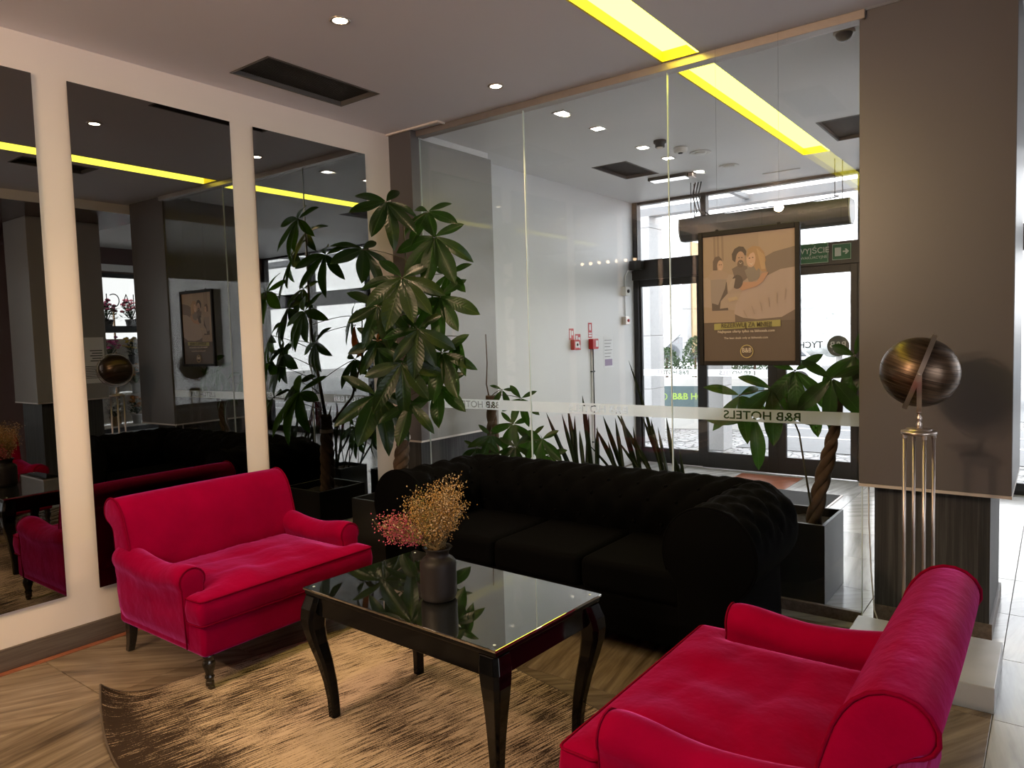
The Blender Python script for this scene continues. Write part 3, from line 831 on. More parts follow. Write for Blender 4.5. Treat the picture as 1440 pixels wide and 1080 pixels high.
# ---- coffee table
def make_table():
    t = thing('coffee_table', 'glossy black coffee table with curved legs on the striped rug', 'table', (2.035, 1.945, 0.006), R(-2.4))
    W, D = 0.487, 0.293
    MB().box(-W+0.004, W-0.004, -D+0.004, D-0.004, 0.490, 0.508).build('tabletop', M_LACQ, t, bevel=0.005, seg=3)
    MB().box(-W, W, -D, D, 0.508, 0.517).build('top_glass', M_TGLASS, t, bevel=0.0015, label='black mirror-like glass top')
    a = 0.026
    for s in (-1, 1):
        MB().box(-W+0.06, W-0.06, s*(D-a)-0.009, s*(D-a)+0.009, 0.415, 0.490).build('apron', M_LACQ, t, bevel=0.002)
        MB().box(s*(W-a)-0.009, s*(W-a)+0.009, -D+0.06, D-0.06, 0.415, 0.490).build('apron', M_LACQ, t, bevel=0.002)
    st = [(0.490,0.0,0.040),(0.470,0.004,0.042),(0.44,0.012,0.043),(0.40,0.018,0.040),(0.36,0.017,0.036),(0.30,0.008,0.031),(0.22,-0.008,0.026),(0.14,-0.020,0.022),(0.07,-0.026,0.0195),(0.0,-0.028,0.019)]
    for sx in (-1, 1):
        for sy in (-1, 1):
            rings = []
            for z, o, w in st:
                cx = sx*(W-0.042+o); cy = sy*(D-0.042+o); c = w*0.35
                rings.append([(cx-w+c,cy-w,z),(cx+w-c,cy-w,z),(cx+w,cy-w+c,z),(cx+w,cy+w-c,z),(cx+w-c,cy+w,z),(cx-w+c,cy+w,z),(cx-w,cy+w-c,z),(cx-w,cy-w+c,z)])
            lg = MB().loft(rings); o = lg.build('leg', M_LACQ, t, bevel=0.002)
    for sx in (-1, 1):
        for sy in (-1, 1):
            MB().lathe([(0.005,0.0),(0.005,0.0012),(0.003,0.0018)], 12, (sx*(W-0.03), sy*(D-0.03), 0.5168)).build('clear_bumper', M_GLEDGE, t)
    return t
make_table()

# ---- vase and dried flowers on the table
VX, VY, VZ = 2.065, 1.868, 0.5235
vs = MB().lathe([(0.050,0.0),(0.058,0.003),(0.0645,0.012),(0.0655,0.03),(0.0655,0.125),(0.063,0.138),(0.055,0.148),(0.043,0.155),(0.040,0.162),(0.041,0.172),(0.048,0.182),(0.054,0.188),(0.052,0.190),(0.045,0.186),(0.036,0.172),(0.034,0.16),(0.036,0.15),(0.030,0.10)], 40)
v_ = vs.build('vase', M_VASE, smooth=True, loc=(VX, VY, VZ)); tag(v_, 'matte mauve brown vase with a flared rim on the coffee table', 'vase')
bq = thing('dried_bouquet', 'bouquet of tiny dried pink and golden flowers in the brown vase', 'flowers', (VX, VY, VZ+0.10))
rnd = random.Random(5)
LEFT = Vector((-0.80, -0.60, 0)); TOW = Vector((0.60, -0.80, 0)); UP = Vector((0, 0, 1))
stems = MB(); kinds = {'pink': MB(), 'gold': MB(), 'straw': MB(), 'green': MB()}
def spray(end, col, nb, spread, r0):
    base = Vector((rnd.uniform(-.015,.015), rnd.uniform(-.015,.015), -0.02))
    neck = Vector((rnd.uniform(-.028,.028), rnd.uniform(-.028,.028), 0.085))
    p = [base, neck, neck.lerp(end, 0.5)+UP*0.012*rnd.random(), end]
    stems.tube(p, [0.0011, 0.001, 0.0008, 0.0005], 4, False)
    for k in range(nb):
        s = rnd.uniform(0.32, 1.0)**0.8
        q = neck.lerp(end, s)
        sp = spread*(0.45+0.55*s)
        f = q + Vector((rnd.gauss(0, sp), rnd.gauss(0, sp), rnd.gauss(0, sp*0.9)))
        if f.z < 0.095: f.z = 0.095+rnd.random()*0.02
        if rnd.random() < 0.4: stems.tube([q, q.lerp(f, .6)+UP*.003, f], 0.00035, 3, False)
        c = col if rnd.random() < 0.8 else rnd.choice(['straw', 'gold', col])
        kinds[c].octa(f, r0*rnd.uniform(0.6, 1.25))
for k in range(84):
    l = rnd.uniform(-0.105, 0.115); h = 0.11 + rnd.uniform(0.06, 0.215) - max(0, l)*0.35 + max(0, -l)*0.30
    e = LEFT*l + TOW*rnd.uniform(-0.08, 0.08) + UP*h
    spray(e, rnd.choice(['gold', 'gold', 'straw', 'gold', 'green' if l > 0.02 else 'straw']), 48, 0.018, 0.0029)
for k in range(32):
    e = LEFT*rnd.uniform(0.12, 0.225) + TOW*rnd.uniform(-0.06, 0.06) + UP*rnd.uniform(0.12, 0.215)
    spray(e, 'pink', 38, 0.016, 0.0031)
stems.build('flower_stems', mat('dry_stem', (0.16, 0.10, 0.035), 0.8, noise=(30, 0.2)), bq, kind='stuff')
for nm, c in (('pink', (0.40, 0.06, 0.10)), ('gold', (0.36, 0.19, 0.05)), ('straw', (0.52, 0.37, 0.22)), ('green', (0.17, 0.15, 0.03))):
    kinds[nm].build('%s_blooms' % nm, mat(nm+'_bloom', c, 0.8, noise=(40, 0.25)), bq, kind='stuff')

# ---- striped rug with a curled corner
def make_rug():
    m = bpy.data.materials.new('striped_woven_rug'); m.use_nodes = True
    nt = m.node_tree; N = nt.nodes; L = nt.links; b = N['Principled BSDF']
    tc = N.new('ShaderNodeTexCoord')
    def nz(scale, det, rough, sx):
        mp = N.new('ShaderNodeMapping'); mp.inputs['Scale'].default_value = sx; L.new(tc.outputs['Object'], mp.inputs['Vector'])
        n = N.new('ShaderNodeTexNoise'); n.inputs['Scale'].default_value = scale; n.inputs['Detail'].default_value = det; n.inputs['Roughness'].default_value = rough
        L.new(mp.outputs[0], n.inputs['Vector']); return n
    n1 = nz(1, 4, 0.70, (190, 6.5, 1)); n2 = nz(1, 2, 0.5, (2.6, 2.2, 1)); n3 = nz(1, 2, 0.6, (300, 150, 1)); n4 = nz(1, 2, 0.6, (1.4, 1.1, 1))
    mm = N.new('ShaderNodeMath'); mm.operation = 'MULTIPLY_ADD'; mm.inputs[1].default_value = 0.45; L.new(n2.outputs['Fac'], mm.inputs[0]); L.new(n1.outputs['Fac'], mm.inputs[2])
    m3 = N.new('ShaderNodeMath'); m3.operation = 'MULTIPLY_ADD'; m3.inputs[1].default_value = 0.30; L.new(n3.outputs['Fac'], m3.inputs[0]); L.new(mm.outputs[0], m3.inputs[2])
    # the corner field is plain brown: streaks thin out towards the near left edge
    sp = N.new('ShaderNodeSeparateXYZ'); L.new(tc.outputs['Object'], sp.inputs[0])
    mr = N.new('ShaderNodeMapRange'); mr.inputs['From Min'].default_value = -0.95; mr.inputs['From Max'].default_value = -0.35; mr.inputs['To Min'].default_value = -0.28; mr.inputs['To Max'].default_value = 0.0
    L.new(sp.outputs['Y'], mr.inputs['Value'])
    ad = N.new('ShaderNodeMath'); ad.operation = 'ADD'; L.new(m3.outputs[0], ad.inputs[0]); L.new(mr.outputs[0], ad.inputs[1])
    cr = N.new('ShaderNodeValToRGB'); e = cr.color_ramp.elements
    e[0].position = 0.80; e[0].color = (0.035, 0.022, 0.016, 1); e[1].position = 0.95; e[1].color = (0.50, 0.375, 0.27, 1)
    k = e.new(0.83); k.color = (0.10, 0.07, 0.05, 1); k = e.new(0.855); k.color = (0.36, 0.265, 0.185, 1)
    L.new(ad.outputs[0], cr.inputs[0]); L.new(cr.outputs[0], b.inputs['Base Color'])
    b.inputs['Roughness'].default_value = 0.95; b.inputs['Specular IOR Level'].default_value = 0.1
    bp = N.new('ShaderNodeBump'); bp.inputs['Strength'].default_value = 0.6; bp.inputs['Distance'].default_value = 0.003
    L.new(m3.outputs[0], bp.inputs['Height']); L.new(bp.outputs[0], b.inputs['Normal'])
    # local x across (away from the mirror wall), local y along the streaks
    Wd, Ln = 1.72, 1.48
    nx, ny = 60, 60
    top, bot = [], []
    vs = []; fs = []
    def P(i, j, dz):
        x = Wd*i/nx; y = Ln*j/ny
        # near left corner curls up
        d = (x*0.5 + y*0.9)
        k = max(0, 1-d/0.25); z = 0.10*k*k
        sh = 0.055*k*k
        return (x + sh*0.6 - Wd/2, y + sh - Ln/2, 0.001 + z + dz)
    mb = MB()
    for dz in (0.0, 0.006):
        for j in range(ny+1):
            for i in range(nx+1): vs.append(P(i, j, dz))
    m_ = (nx+1)*(ny+1)
    for j in range(ny):
        for i in range(nx):
            a = j*(nx+1)+i
            fs.append((a, a+nx+1, a+nx+2, a+1)); fs.append((m_+a, m_+a+1, m_+a+nx+2, m_+a+nx+1))
    edge = [(j*(nx+1), (j+1)*(nx+1)) for j in range(ny)] + [(j*(nx+1)+nx, (j+1)*(nx+1)+nx) for j in range(ny)] + [(i, i+1) for i in range(nx)] + [(ny*(nx+1)+i, ny*(nx+1)+i+1) for i in range(nx)]
    for a, c in edge: fs.append((a, c, m_+c, m_+a))
    mb.add(vs, fs)
    ang = R(-12.0)
    # corner (local -W/2,-L/2) sits at (0.715, 1.235)
    c, s = math.cos(ang), math.sin(ang)
    lx, ly = -Wd/2, -Ln/2
    loc = (0.72 - (c*lx - s*ly), 1.20 - (s*lx + c*ly), 0)
    t = thing('rug', 'brown rug with beige streaks and one curled corner', 'rug', loc, ang)
    mb.build('woven_field', m, t, smooth=True)
    pts = [P(i, 0, 0.003) for i in range(nx+1)] + [P(nx, j, 0.003) for j in range(1, ny+1)] + [P(i, ny, 0.003) for i in range(nx-1, -1, -1)] + [P(0, j, 0.003) for j in range(ny-1, -1, -1)]
    MB().tube(pts, 0.0042, 6).build('bound_edge', mat('rug_binding', (0.085, 0.06, 0.045), 0.9, noise=(90, 0.2)), t, smooth=True)
    return t
make_rug()

# ---- bronze globe on a steel stand, standing on a marble plinth
GX, GY = 3.38, 3.385
blk = MB().box(-0.28, 0.285, -0.245, 0.245, 0.0, 0.10).build('marble_plinth', M_MARBLE, bevel=0.003, loc=(GX, GY, 0.0)); tag(blk, 'low grey marble block under the globe stand', 'plinth')
gm = bpy.data.materials.new('bronze_globe'); gm.use_nodes = True
nt = gm.node_tree; N = nt.nodes; L = nt.links; b = N['Principled BSDF']
b.inputs['Metallic'].default_value = 0.85; b.inputs['Roughness'].default_value = 0.33
tc = N.new('ShaderNodeTexCoord'); mp = N.new('ShaderNodeMapping'); mp.inputs['Scale'].default_value = (4, 4, 90); L.new(tc.outputs['Object'], mp.inputs[0])
n = N.new('ShaderNodeTexNoise'); n.inputs['Scale'].default_value = 1.2; n.inputs['Detail'].default_value = 6; L.new(mp.outputs[0], n.inputs['Vector'])
n2 = N.new('ShaderNodeTexNoise'); n2.inputs['Scale'].default_value = 14; n2.inputs['Detail'].default_value = 6; L.new(tc.outputs['Object'], n2.inputs['Vector'])
cr = N.new('ShaderNodeValToRGB'); e = cr.color_ramp.elements
e[0].position = 0.3; e[0].color = (0.045, 0.030, 0.022, 1); e[1].position = 0.75; e[1].color = (0.20, 0.135, 0.095, 1)
L.new(n.outputs['Fac'], cr.inputs[0]); L.new(cr.outputs[0], b.inputs['Base Color'])
ad = N.new('ShaderNodeMath'); ad.operation = 'ADD'; L.new(n.outputs['Fac'], ad.inputs[0]); L.new(n2.outputs['Fac'], ad.inputs[1])
bp = N.new('ShaderNodeBump'); bp.inputs['Strength'].default_value = 0.35; bp.inputs['Distance'].default_value = 0.004
L.new(ad.outputs[0], bp.inputs['Height']); L.new(bp.outputs[0], b.inputs['Normal'])
g = thing('globe', 'bronze globe in a tilted ring on a tall steel stand', 'globe', (GX, GY, 0.10))
gz = 1.263-0.10; gr = 0.148
ball = MB().sphere((0,0,0), gr, 48, 28, (1,1,0.965)).build('globe_ball', gm, g, smooth=True, loc=(0,0,gz))
ball.rotation_euler = (R(4), R(18), 0)
M_LINE = mat('engraved_line', (0.05, 0.035, 0.028), 0.5, metal=0.6)
for z in (0.0, 0.055, -0.055, 0.1, -0.1):
    rr = math.sqrt(max(0, gr*gr-(z/0.965)**2))
    MB().tube([(rr*math.cos(2*math.pi*k/48), rr*math.sin(2*math.pi*k/48), z) for k in range(49)], 0.0011 if z else 0.0018, 5, False).build('parallel_line', M_LINE, ball)
def band(pts_dir, ax, w, th, name, parent):
    """flat metal strip along pts (list of Vector), widened along ax"""
    rings = []
    for i, p in enumerate(pts_dir):
        nrm = Vector(p).normalized()
        rings.append([p+ax*w-nrm*th, p+ax*w+nrm*th, p-ax*w+nrm*th, p-ax*w-nrm*th])
    return MB().loft(rings).build(name, M_STEEL, parent, smooth=False)
tol = (CAM - Vector((GX, GY, 1.263))).normalized(); sidev = Vector((0,0,1)).cross(tol).normalized(); 
rr = gr+0.011
tilt = R(20)
ua = (Vector((0,0,1))*math.cos(tilt)+sidev*math.sin(tilt)).normalized()
fwd = tol.copy(); fwd.z = 0; fwd.normalize()
axn = ua.cross(fwd).normalized()
ring = [ (ua*math.cos(2*math.pi*k/64) + fwd*math.sin(2*math.pi*k/64))*rr for k in range(65)]
o = band(ring, axn, 0.009, 0.0022, 'meridian_ring', g); o.location = (0,0,gz)
fork = [ (Vector((0,0,-1))*math.cos(R(a)) + fwd*math.sin(R(a)))*(rr+0.007) for a in range(-90, 91, 5)]
o = band(fork, fwd.cross(Vector((0,0,1))).normalized(), 0.009, 0.0022, 'fork', g); o.location = (0,0,gz)
for s in (-1, 1):
    MB().sphere(fwd*s*(rr+0.010), 0.006, 10, 6).build('pivot_screw', M_STEEL, g, smooth=True, loc=(0,0,gz))
zt = 1.02-0.10
MB().lathe([(0.012,zt),(0.011,zt+0.03),(0.008,zt+0.036),(0.011,zt+0.045),(0.011,zt+0.055),(0.007,zt+0.062),(0.007,zt+0.078)], 20).build('neck', M_STEEL, g, smooth=True)
MB().lathe([(0.058,zt-0.016),(0.067,zt-0.013),(0.067,zt-0.001),(0.060,zt+0.001),(0.049,zt+0.002),(0.049,zt+0.008),(0.046,zt+0.010)], 40).build('top_plate', M_STEEL, g, smooth=True)
MB().lathe([(0.067,0.0),(0.067,0.012),(0.06,0.015)], 40).build('base_plate', M_STEEL, g)
for k in range(4):
    a = R(27+90*k)
    MB().tube([(0.056*math.cos(a), 0.056*math.sin(a), 0.01), (0.056*math.cos(a), 0.056*math.sin(a), zt-0.01)], 0.0072, 12).build('leg', M_STEEL, g, smooth=True)
    MB().lathe([(0.0095,zt-0.03),(0.0095,zt-0.014)], 12, (0.056*math.cos(a), 0.056*math.sin(a), 0)).build('collar', M_STEEL, g)
# white sheet leaning behind the settee and a power cable beside the pillar
tag(MB().tube([(3.098,3.872,0.686),(3.10,3.868,0.5),(3.112,3.86,0.25),(3.128,3.85,0.06),(3.15,3.83,0.008),(3.22,3.76,0.006),(3.30,3.70,0.006)], 0.0035, 8).build('power_cable', mat('white_cable', (0.55,0.52,0.5), 0.5), smooth=True), 'pale power cable hanging beside the taupe pillar', 'cable')
# ================================================================== plants
def leaflet_mesh(k, m):
    nt_, ns = 9, 4
    vs = []; fs = []
    droop = (0.10, 0.22, 0.34)[k % 3]; curl = (0.10, 0.07, 0.13)[k % 3]; wmax = (0.165, 0.185, 0.15)[k % 3]*1.0
    for i in range(nt_+1):
        t = i/nt_
        w = wmax*max(0.0, math.sin(math.pi*min(1, 0.03+0.97*t)**1.22))**0.72
        w = max(w, 0.003)
        for j in range(ns+1):
            s = (j/ns)*2-1
            z = -droop*t*t + curl*abs(s)*w*2.2 + 0.010*math.sin(9*t+k)*abs(s)
            vs.append((t, s*w, z))
    for i in range(nt_):
        for j in range(ns):
            a = i*(ns+1)+j; fs.append((a, a+1, a+ns+2, a+ns+1))
    me = bpy.data.meshes.new('leaflet'); me.from_pydata(vs, [], fs); me.update(); me.materials.append(m); me.shade_smooth()
    return me
LEAFLETS = [leaflet_mesh(k, M_LEAF) for k in range(3)]
DRY = leaflet_mesh(2, M_LEAFB)
prnd = random.Random(11)
BND = [0.03, 9, -9, 3.765]
def palm_leaf(plant, org, attach, hub, L, axis, n=7, phase=None, full=360, mesh=None, droop=0.30, rs=0.0026):
    """stalk from attach to hub, n leaflets fanned around the axis at the hub; all in world points, org = plant origin"""
    A = Vector(attach)-org; Hh = Vector(hub)-org; ax = Vector(axis).normalized()
    mid = A.lerp(Hh, 0.55) + Vector((0, 0, 0.05*(Hh-A).length+0.01))
    pts = [A*(1-s)**2 + mid*2*s*(1-s) + Hh*s*s for s in [q/6 for q in range(7)]]
    st_ = MB().tube(pts, [rs*1.2]*3+[rs]*4, 6).build('leaf', M_STEM, plant, smooth=True)
    MB().sphere(Hh, rs*2.0, 8, 5).build('leaf_hub', M_STEM, st_, smooth=True)
    ref = Vector((0, 0, -1)) - ax*ax.dot(Vector((0, 0, -1)))
    if ref.length < 0.1: ref = Vector((1, 0, 0)) - ax*ax.x
    ref.normalize(); sec = ax.cross(ref)
    ph = prnd.uniform(-0.25, 0.25) if phase is None else phase
    for k in range(n):
        q_ = ((k+0.5)/n-0.5)*2; a = ph + R(full)*0.5*q_*(0.72+0.28*q_*q_)
        rad = ref*math.cos(a)+sec*math.sin(a)
        d = (rad + ax*0.12 + Vector((0, 0, -droop*prnd.uniform(0.5, 1.3)))).normalized()
        l = L*(0.58+0.42*(0.5+0.5*math.cos(a)))*prnd.uniform(0.88, 1.1)
        for it in range(4):      # keep the leaflet clear of walls and glass
            tip = Hh + org + d*l
            for q, lo_, hi_ in ((0, BND[0], BND[1]), (1, BND[2], BND[3])):
                if tip[q] < lo_+0.02: d[q] += (lo_+0.03-tip[q])/l
                if tip[q] > hi_-0.02: d[q] -= (tip[q]-hi_+0.03)/l
            d.normalize()
        zz = (ax - d*ax.dot(d)).normalized(); yy = zz.cross(d)
        m = Matrix((d*l, yy*l, zz*l)).transposed().to_4x4(); m.translation = Hh + d*0.008
        o = link('leaflet', mesh or LEAFLETS[prnd.randrange(3)], st_)
        o.matrix_basis = m
def planter(name, label, cx, cy, w, h, group='square black planters'):
    t = thing(name, label, 'planter', (cx, cy, 0), 0, group)
    a = w/2; th = 0.018
    mb = MB()
    mb.loft([[(-a,-a,0),(a,-a,0),(a,a,0),(-a,a,0)], [(-a,-a,h),(a,-a,h),(a,a,h),(-a,a,h)], [(-a+th,-a+th,h),(a-th,-a+th,h),(a-th,a-th,h),(-a+th,a-th,h)], [(-a+th,-a+th,h-0.09),(a-th,-a+th,h-0.09),(a-th,a-th,h-0.09),(-a+th,a-th,h-0.09)]])
    mb.build('planter_body', M_POT, t, bevel=0.002)
    n = 12; vs = []; fs = []
    for j in range(n+1):
        for i in range(n+1): vs.append((-a+th+(2*a-2*th)*i/n, -a+th+(2*a-2*th)*j/n, h-0.055+0.012*prnd.random()))
    for j in range(n):
        for i in range(n): q = j*(n+1)+i; fs.append((q, q+1, q+n+2, q+n+1))
    MB().add(vs, fs).build('soil', M_SOIL, t, smooth=True)
    return t
def braided_trunk(plant, org, pts, r0, r1, strands=3, turns=3.2):
    pts = [Vector(p)-org for p in pts]
    def P(s):
        x = s*(len(pts)-1); i = min(int(x), len(pts)-2); return pts[i].lerp(pts[i+1], x-i)
    n = 60
    for k in range(strands):
        path = []; rad = []
        for i in range(n+1):
            s = i/n; a = 2*math.pi*(k/strands + turns*s); r = (r0+(r1-r0)*s)
            path.append(P(s)+Vector((math.cos(a)*r*0.62, math.sin(a)*r*0.62, 0))); rad.append(r*0.62*(1.15-0.15*math.sin(9*s+k)))
        MB().tube(path, rad, 8).build('trunk_strand', M_BARK, plant, smooth=True)
def camdir(p, up=0.55, side=0.0, fwd=1.0):
    d = CAM-Vector(p); d.z = 0; d.normalize()
    s = Vector((-d.y, d.x, 0))       # towards the picture's left
    return d*fwd + Vector((0, 0, up)) - s*side

# --- tall money tree in the corner beside the sofa
planter('planter', 'black square planter between the mirror wall and the black sofa', 0.375, 3.275, 0.40, 0.445)
PL = Vector((0.39, 3.31, 0.385))
mt = thing('money_tree', 'tall money tree with a braided trunk in the corner planter, in front of the glass', 'plant', PL, 0, 'money trees')
braided_trunk(mt, PL, [(0.375, 3.30, 0.36), (0.385, 3.32, 0.60), (0.40, 3.34, 0.82), (0.405, 3.345, 0.93)], 0.044, 0.030)
MB().lathe([(0.046,0.0),(0.047,0.004),(0.047,0.02),(0.046,0.024)], 16, (0.012,0.03,0.425)).build('binding_tape', mat('clear_tape', (0.55,0.5,0.42), 0.3), mt)
main = [(567,595,3.34),(574,530,3.34),(576,470,3.33),(572,400,3.32),(569,340,3.32),(566,300,3.31)]
mainp = [at(*q) for q in main]
MB().tube([p-PL for p in mainp], [0.013,0.011,0.009,0.007,0.0055,0.004], 8).build('stem', M_STEM, mt, smooth=True)
side2 = [at(562,600,3.36), at(548,560,3.42), at(540,500,3.46), at(536,440,3.46)]
MB().tube([p-PL for p in side2], [0.011,0.009,0.007,0.004], 8).build('stem', M_STEM, mt, smooth=True)
def stem_at(v):   # point of the main stem at picture height v
    for a, b in zip(main, main[1:]):
        if b[1] <= v <= a[1]:
            t = (a[1]-v)/(a[1]-b[1]); return at(a[0]+(b[0]-a[0])*t, v, a[2]+(b[2]-a[2])*t)
    return mainp[0] if v > 595 else mainp[-1]
# hub pixel, depth y, leaflet length, attach height, axis (up, side), leaflet count
HUBS = [(543,284,3.22,.30,302,.75,-.2,7),(602,298,3.42,.25,325,.8,.5,6),(611,333,3.36,.33,340,.45,.25,7),(502,352,3.24,.30,365,.9,-.5,6),
        (565,391,3.10,.33,420,.6,-.1,8),(531,430,3.18,.30,455,.55,-.3,7),(619,418,3.34,.30,440,.55,.4,7),(588,463,3.16,.27,490,.35,.1,7),
        (531,479,3.22,.24,510,.3,-.2,7),(565,511,3.08,.31,540,.35,0.,7),(622,496,3.30,.29,520,.45,.45,7),(529,556,3.12,.36,585,.75,-.4,7),
        (577,567,3.12,.26,585,.9,.3,5),(617,541,3.36,.27,560,.7,.5,5),(632,385,3.46,.24,395,.7,.7,5),(515,505,3.46,.24,540,.4,-.6,5),
        (556,440,3.48,.24,450,.3,-.1,5)]
for u, v, Y, L_, av, up, sd, n in HUBS:
    h = at(u, v, Y)
    if h.x < 0.2: h.x = 0.2
    if h.y > 3.60: h.y = 3.60
    palm_leaf(mt, PL, stem_at(av), h, L_, camdir(h, up, sd), n)
h = at(645, 473, 3.40); palm_leaf(mt, PL, stem_at(480), h, 0.28, camdir(h, 1.0, 0.9), 2, 0.3, 60, droop=0.5)
h = at(487, 458, 3.42); h.x = max(h.x, 0.14); palm_leaf(mt, PL, stem_at(470), h, 0.20, camdir(h, 0.2, -0.5), 2, 0.0, 50, mesh=DRY, droop=0.7)

BND[:] = [0.3, 3.06, 3.80, 7]
# --- money tree in the black planter right of the sofa, behind the glass
planter('planter', 'black square planter standing behind the glass at the right end of the sofa', 2.665, 4.15, 0.42, 0.425)
PR = Vector((2.70, 4.15, 0.37))
mr_ = thing('money_tree', 'young money tree with a leaning braided trunk behind the glass, right of the sofa', 'plant', PR, 0, 'money trees')
tp = [at(1142,735,4.15), at(1152,690,4.15), at(1164,645,4.15), at(1172,610,4.15), at(1178,565,4.16)]
tp[0].z = 0.35
braided_trunk(mr_, PR, tp, 0.036, 0.025, turns=2.2)
s1 = [tp[-1], at(1186,530,4.18), at(1196,505,4.2), at(1206,490,4.2)]
MB().tube([p-PR for p in s1], [0.012,0.009,0.006,0.004], 8).build('stem', M_STEM, mr_, smooth=True)
s2 = [at(1141,715,4.12), at(1132,660,4.10), at(1124,610,4.08), at(1110,575,4.06), at(1100,548,4.06)]
MB().tube([p-PR for p in s2], [0.006,0.0055,0.005,0.004,0.003], 8).build('stem', M_STEM, mr_, smooth=True)
for u, v, Y, L_, at_p, up, sd, n in [(1118,521,4.05,.26,s2[-1],.15,.3,5),(1170,532,4.02,.27,s1[1],.1,.1,5),(1085,547,4.05,.31,s2[-1],.5,-.2,5),(1040,556,4.05,.26,s2[-1],.5,-.4,5),
                                      (1060,585,4.0,.30,s2[-2],.4,-.2,3),(1202,500,4.15,.22,s1[2],.3,.4,5),(1140,556,4.3,.24,s1[0],.3,.0,5)]:
    h = at(u, v, Y); palm_leaf(mr_, PR, at_p, h, L_, camdir(h, up, sd), n, rs=0.003)

BND[:] = [0.225, 3.06, 3.80, 7]
# --- bushy money tree behind the left end of the sofa, beyond the glass
planter('planter', 'black square planter behind the black sofa, below the bushy money tree', 0.56, 4.26, 0.40, 0.40)
PB = Vector((0.52, 4.25, 0.36))
mb3 = thing('money_tree', 'bushy money tree with a cut trunk behind the glass, left of the snake plants', 'plant', PB, 0, 'money trees')
tb = [at(694,700,4.25), at(694,640,4.25), at(692,600,4.25), at(691,557,4.25)]; tb[0].z = 0.34
braided_trunk(mb3, PB, tb, 0.040, 0.031, turns=2)
tw = [tb[-1]+Vector((-0.02,0,-0.02)), at(684,540,4.25), at(685,510,4.25), at(683,470,4.25)]
MB().tube([p-PB for p in tw], [0.006,0.005,0.004,0.0035], 6).build('twig', M_BARK, mb3, smooth=True)
for u, v, Y, L_, av, up, sd, n in [(733,560,4.15,.19,3,.2,.3,6),(706,548,4.2,.14,3,.5,-.2,4),(722,596,4.15,.19,2,.1,.2,6),(690,612,4.1,.20,2,.3,-.3,6),(670,630,4.15,.17,1,.2,-.5,6),
                                   (748,614,4.2,.19,2,.2,.4,6),(762,618,4.1,.22,1,.4,.5,5),(725,628,4.1,.18,1,.3,0,6),(648,645,4.2,.14,1,.4,-.5,5),(700,638,4.05,.18,1,.2,.1,6),(772,640,4.15,.18,0,.4,.5,5)]:
    h = at(u, v, Y); h.x = max(h.x, 0.30); palm_leaf(mb3, PB, tb[av], h, L_, camdir(h, up, sd), n, rs=0.0026)

# --- snake plants behind the sofa, beyond the glass
def sword(plant, base, tip, w, bend, tw):
    """one long stiff leaf with thickness; points in plant space"""
    b, t = Vector(base), Vector(tip); ax = (t-b); n = 12
    sd = Vector((math.cos(tw), math.sin(tw), 0)); nr = ax.cross(sd).normalized()
    rings = []
    for i in range(n+1):
        s = i/n
        p = b.lerp(t, s) + nr*bend*math.sin(math.pi*s)*ax.length
        ww = w*(0.55+0.9*s-0.45*s*s)*(1 if s < 0.7 else max(0.03, (1-((s-0.7)/0.3)**1.6)))
        th = 0.0025*(1-s*0.7)+0.0006
        rings.append([p+sd*ww, p+nr*(th+0.25*ww), p-sd*ww, p+nr*(-th+0.25*ww)])
    MB().loft(rings).build('leaf', M_SWORD, plant, smooth=True)
srnd = random.Random(3)
def snake(cx, cy, label, spec):
    pt = thing('planter', label[1], 'planter', (cx, cy, 0), 0, 'square black planters'); 
    a = 0.15; h = 0.36; th = 0.012
    MB().loft([[(-a,-a,0),(a,-a,0),(a,a,0),(-a,a,0)], [(-a,-a,h),(a,-a,h),(a,a,h),(-a,a,h)], [(-a+th,-a+th,h),(a-th,-a+th,h),(a-th,a-th,h),(-a+th,a-th,h)], [(-a+th,-a+th,h-0.06),(a-th,-a+th,h-0.06),(a-th,a-th,h-0.06),(-a+th,a-th,h-0.06)]]).build('planter_body', M_POT, pt, bevel=0.002)
    MB().box(-a+th, a-th, -a+th, a-th, h-0.06, h-0.03).build('soil', M_SOIL, pt)
    sp = thing('snake_plant', label[0], 'plant', (cx, cy, h-0.03), 0, 'snake plants behind the sofa')
    o = Vector((cx, cy, h-0.03))
    for u, v, du in spec:
        tp_ = at(u, v, cy+srnd.uniform(-0.1, 0.1))-o
        bs = Vector((max(-0.12, min(0.12, tp_.x*0.35+du)), srnd.uniform(-0.09, 0.09), 0))
        sword(sp, bs, tp_, srnd.uniform(0.012, 0.019), srnd.uniform(-0.06, 0.06), srnd.uniform(-0.5, 0.9))
snake(1.30, 4.22, ('snake plant beside the bushy money tree, behind the sofa', 'planter of the snake plant beside the bushy money tree'), [(790,582,0),(808,585,0),(798,572,0.02),(819,556,0.02),(828,583,0),(768,580,-.05),(780,610,-.05),(760,612,-.05),(815,605,.03),(840,600,.04)])
snake(1.68, 4.22, ('snake plant in front of the fire alarm boxes, behind the sofa', 'planter of the snake plant in the middle behind the sofa'), [(848,585,0),(838,602,-.04),(865,588,.0),(872,580,.03),(855,620,0),(880,615,.05),(828,625,-.06),(890,600,.05)])
snake(2.02, 4.22, ('tall snake plant nearest the glazed doors, behind the sofa', 'planter of the tall snake plant nearest the doors'), [(884,507,-.04),(903,585,0),(907,582,0.01),(937,586,.02),(915,588,0),(955,630,.04),(865,578,-.08),(925,600,.03),(948,640,.05),(868,618,-.06),(895,620,-.02),(878,632,-.05)])

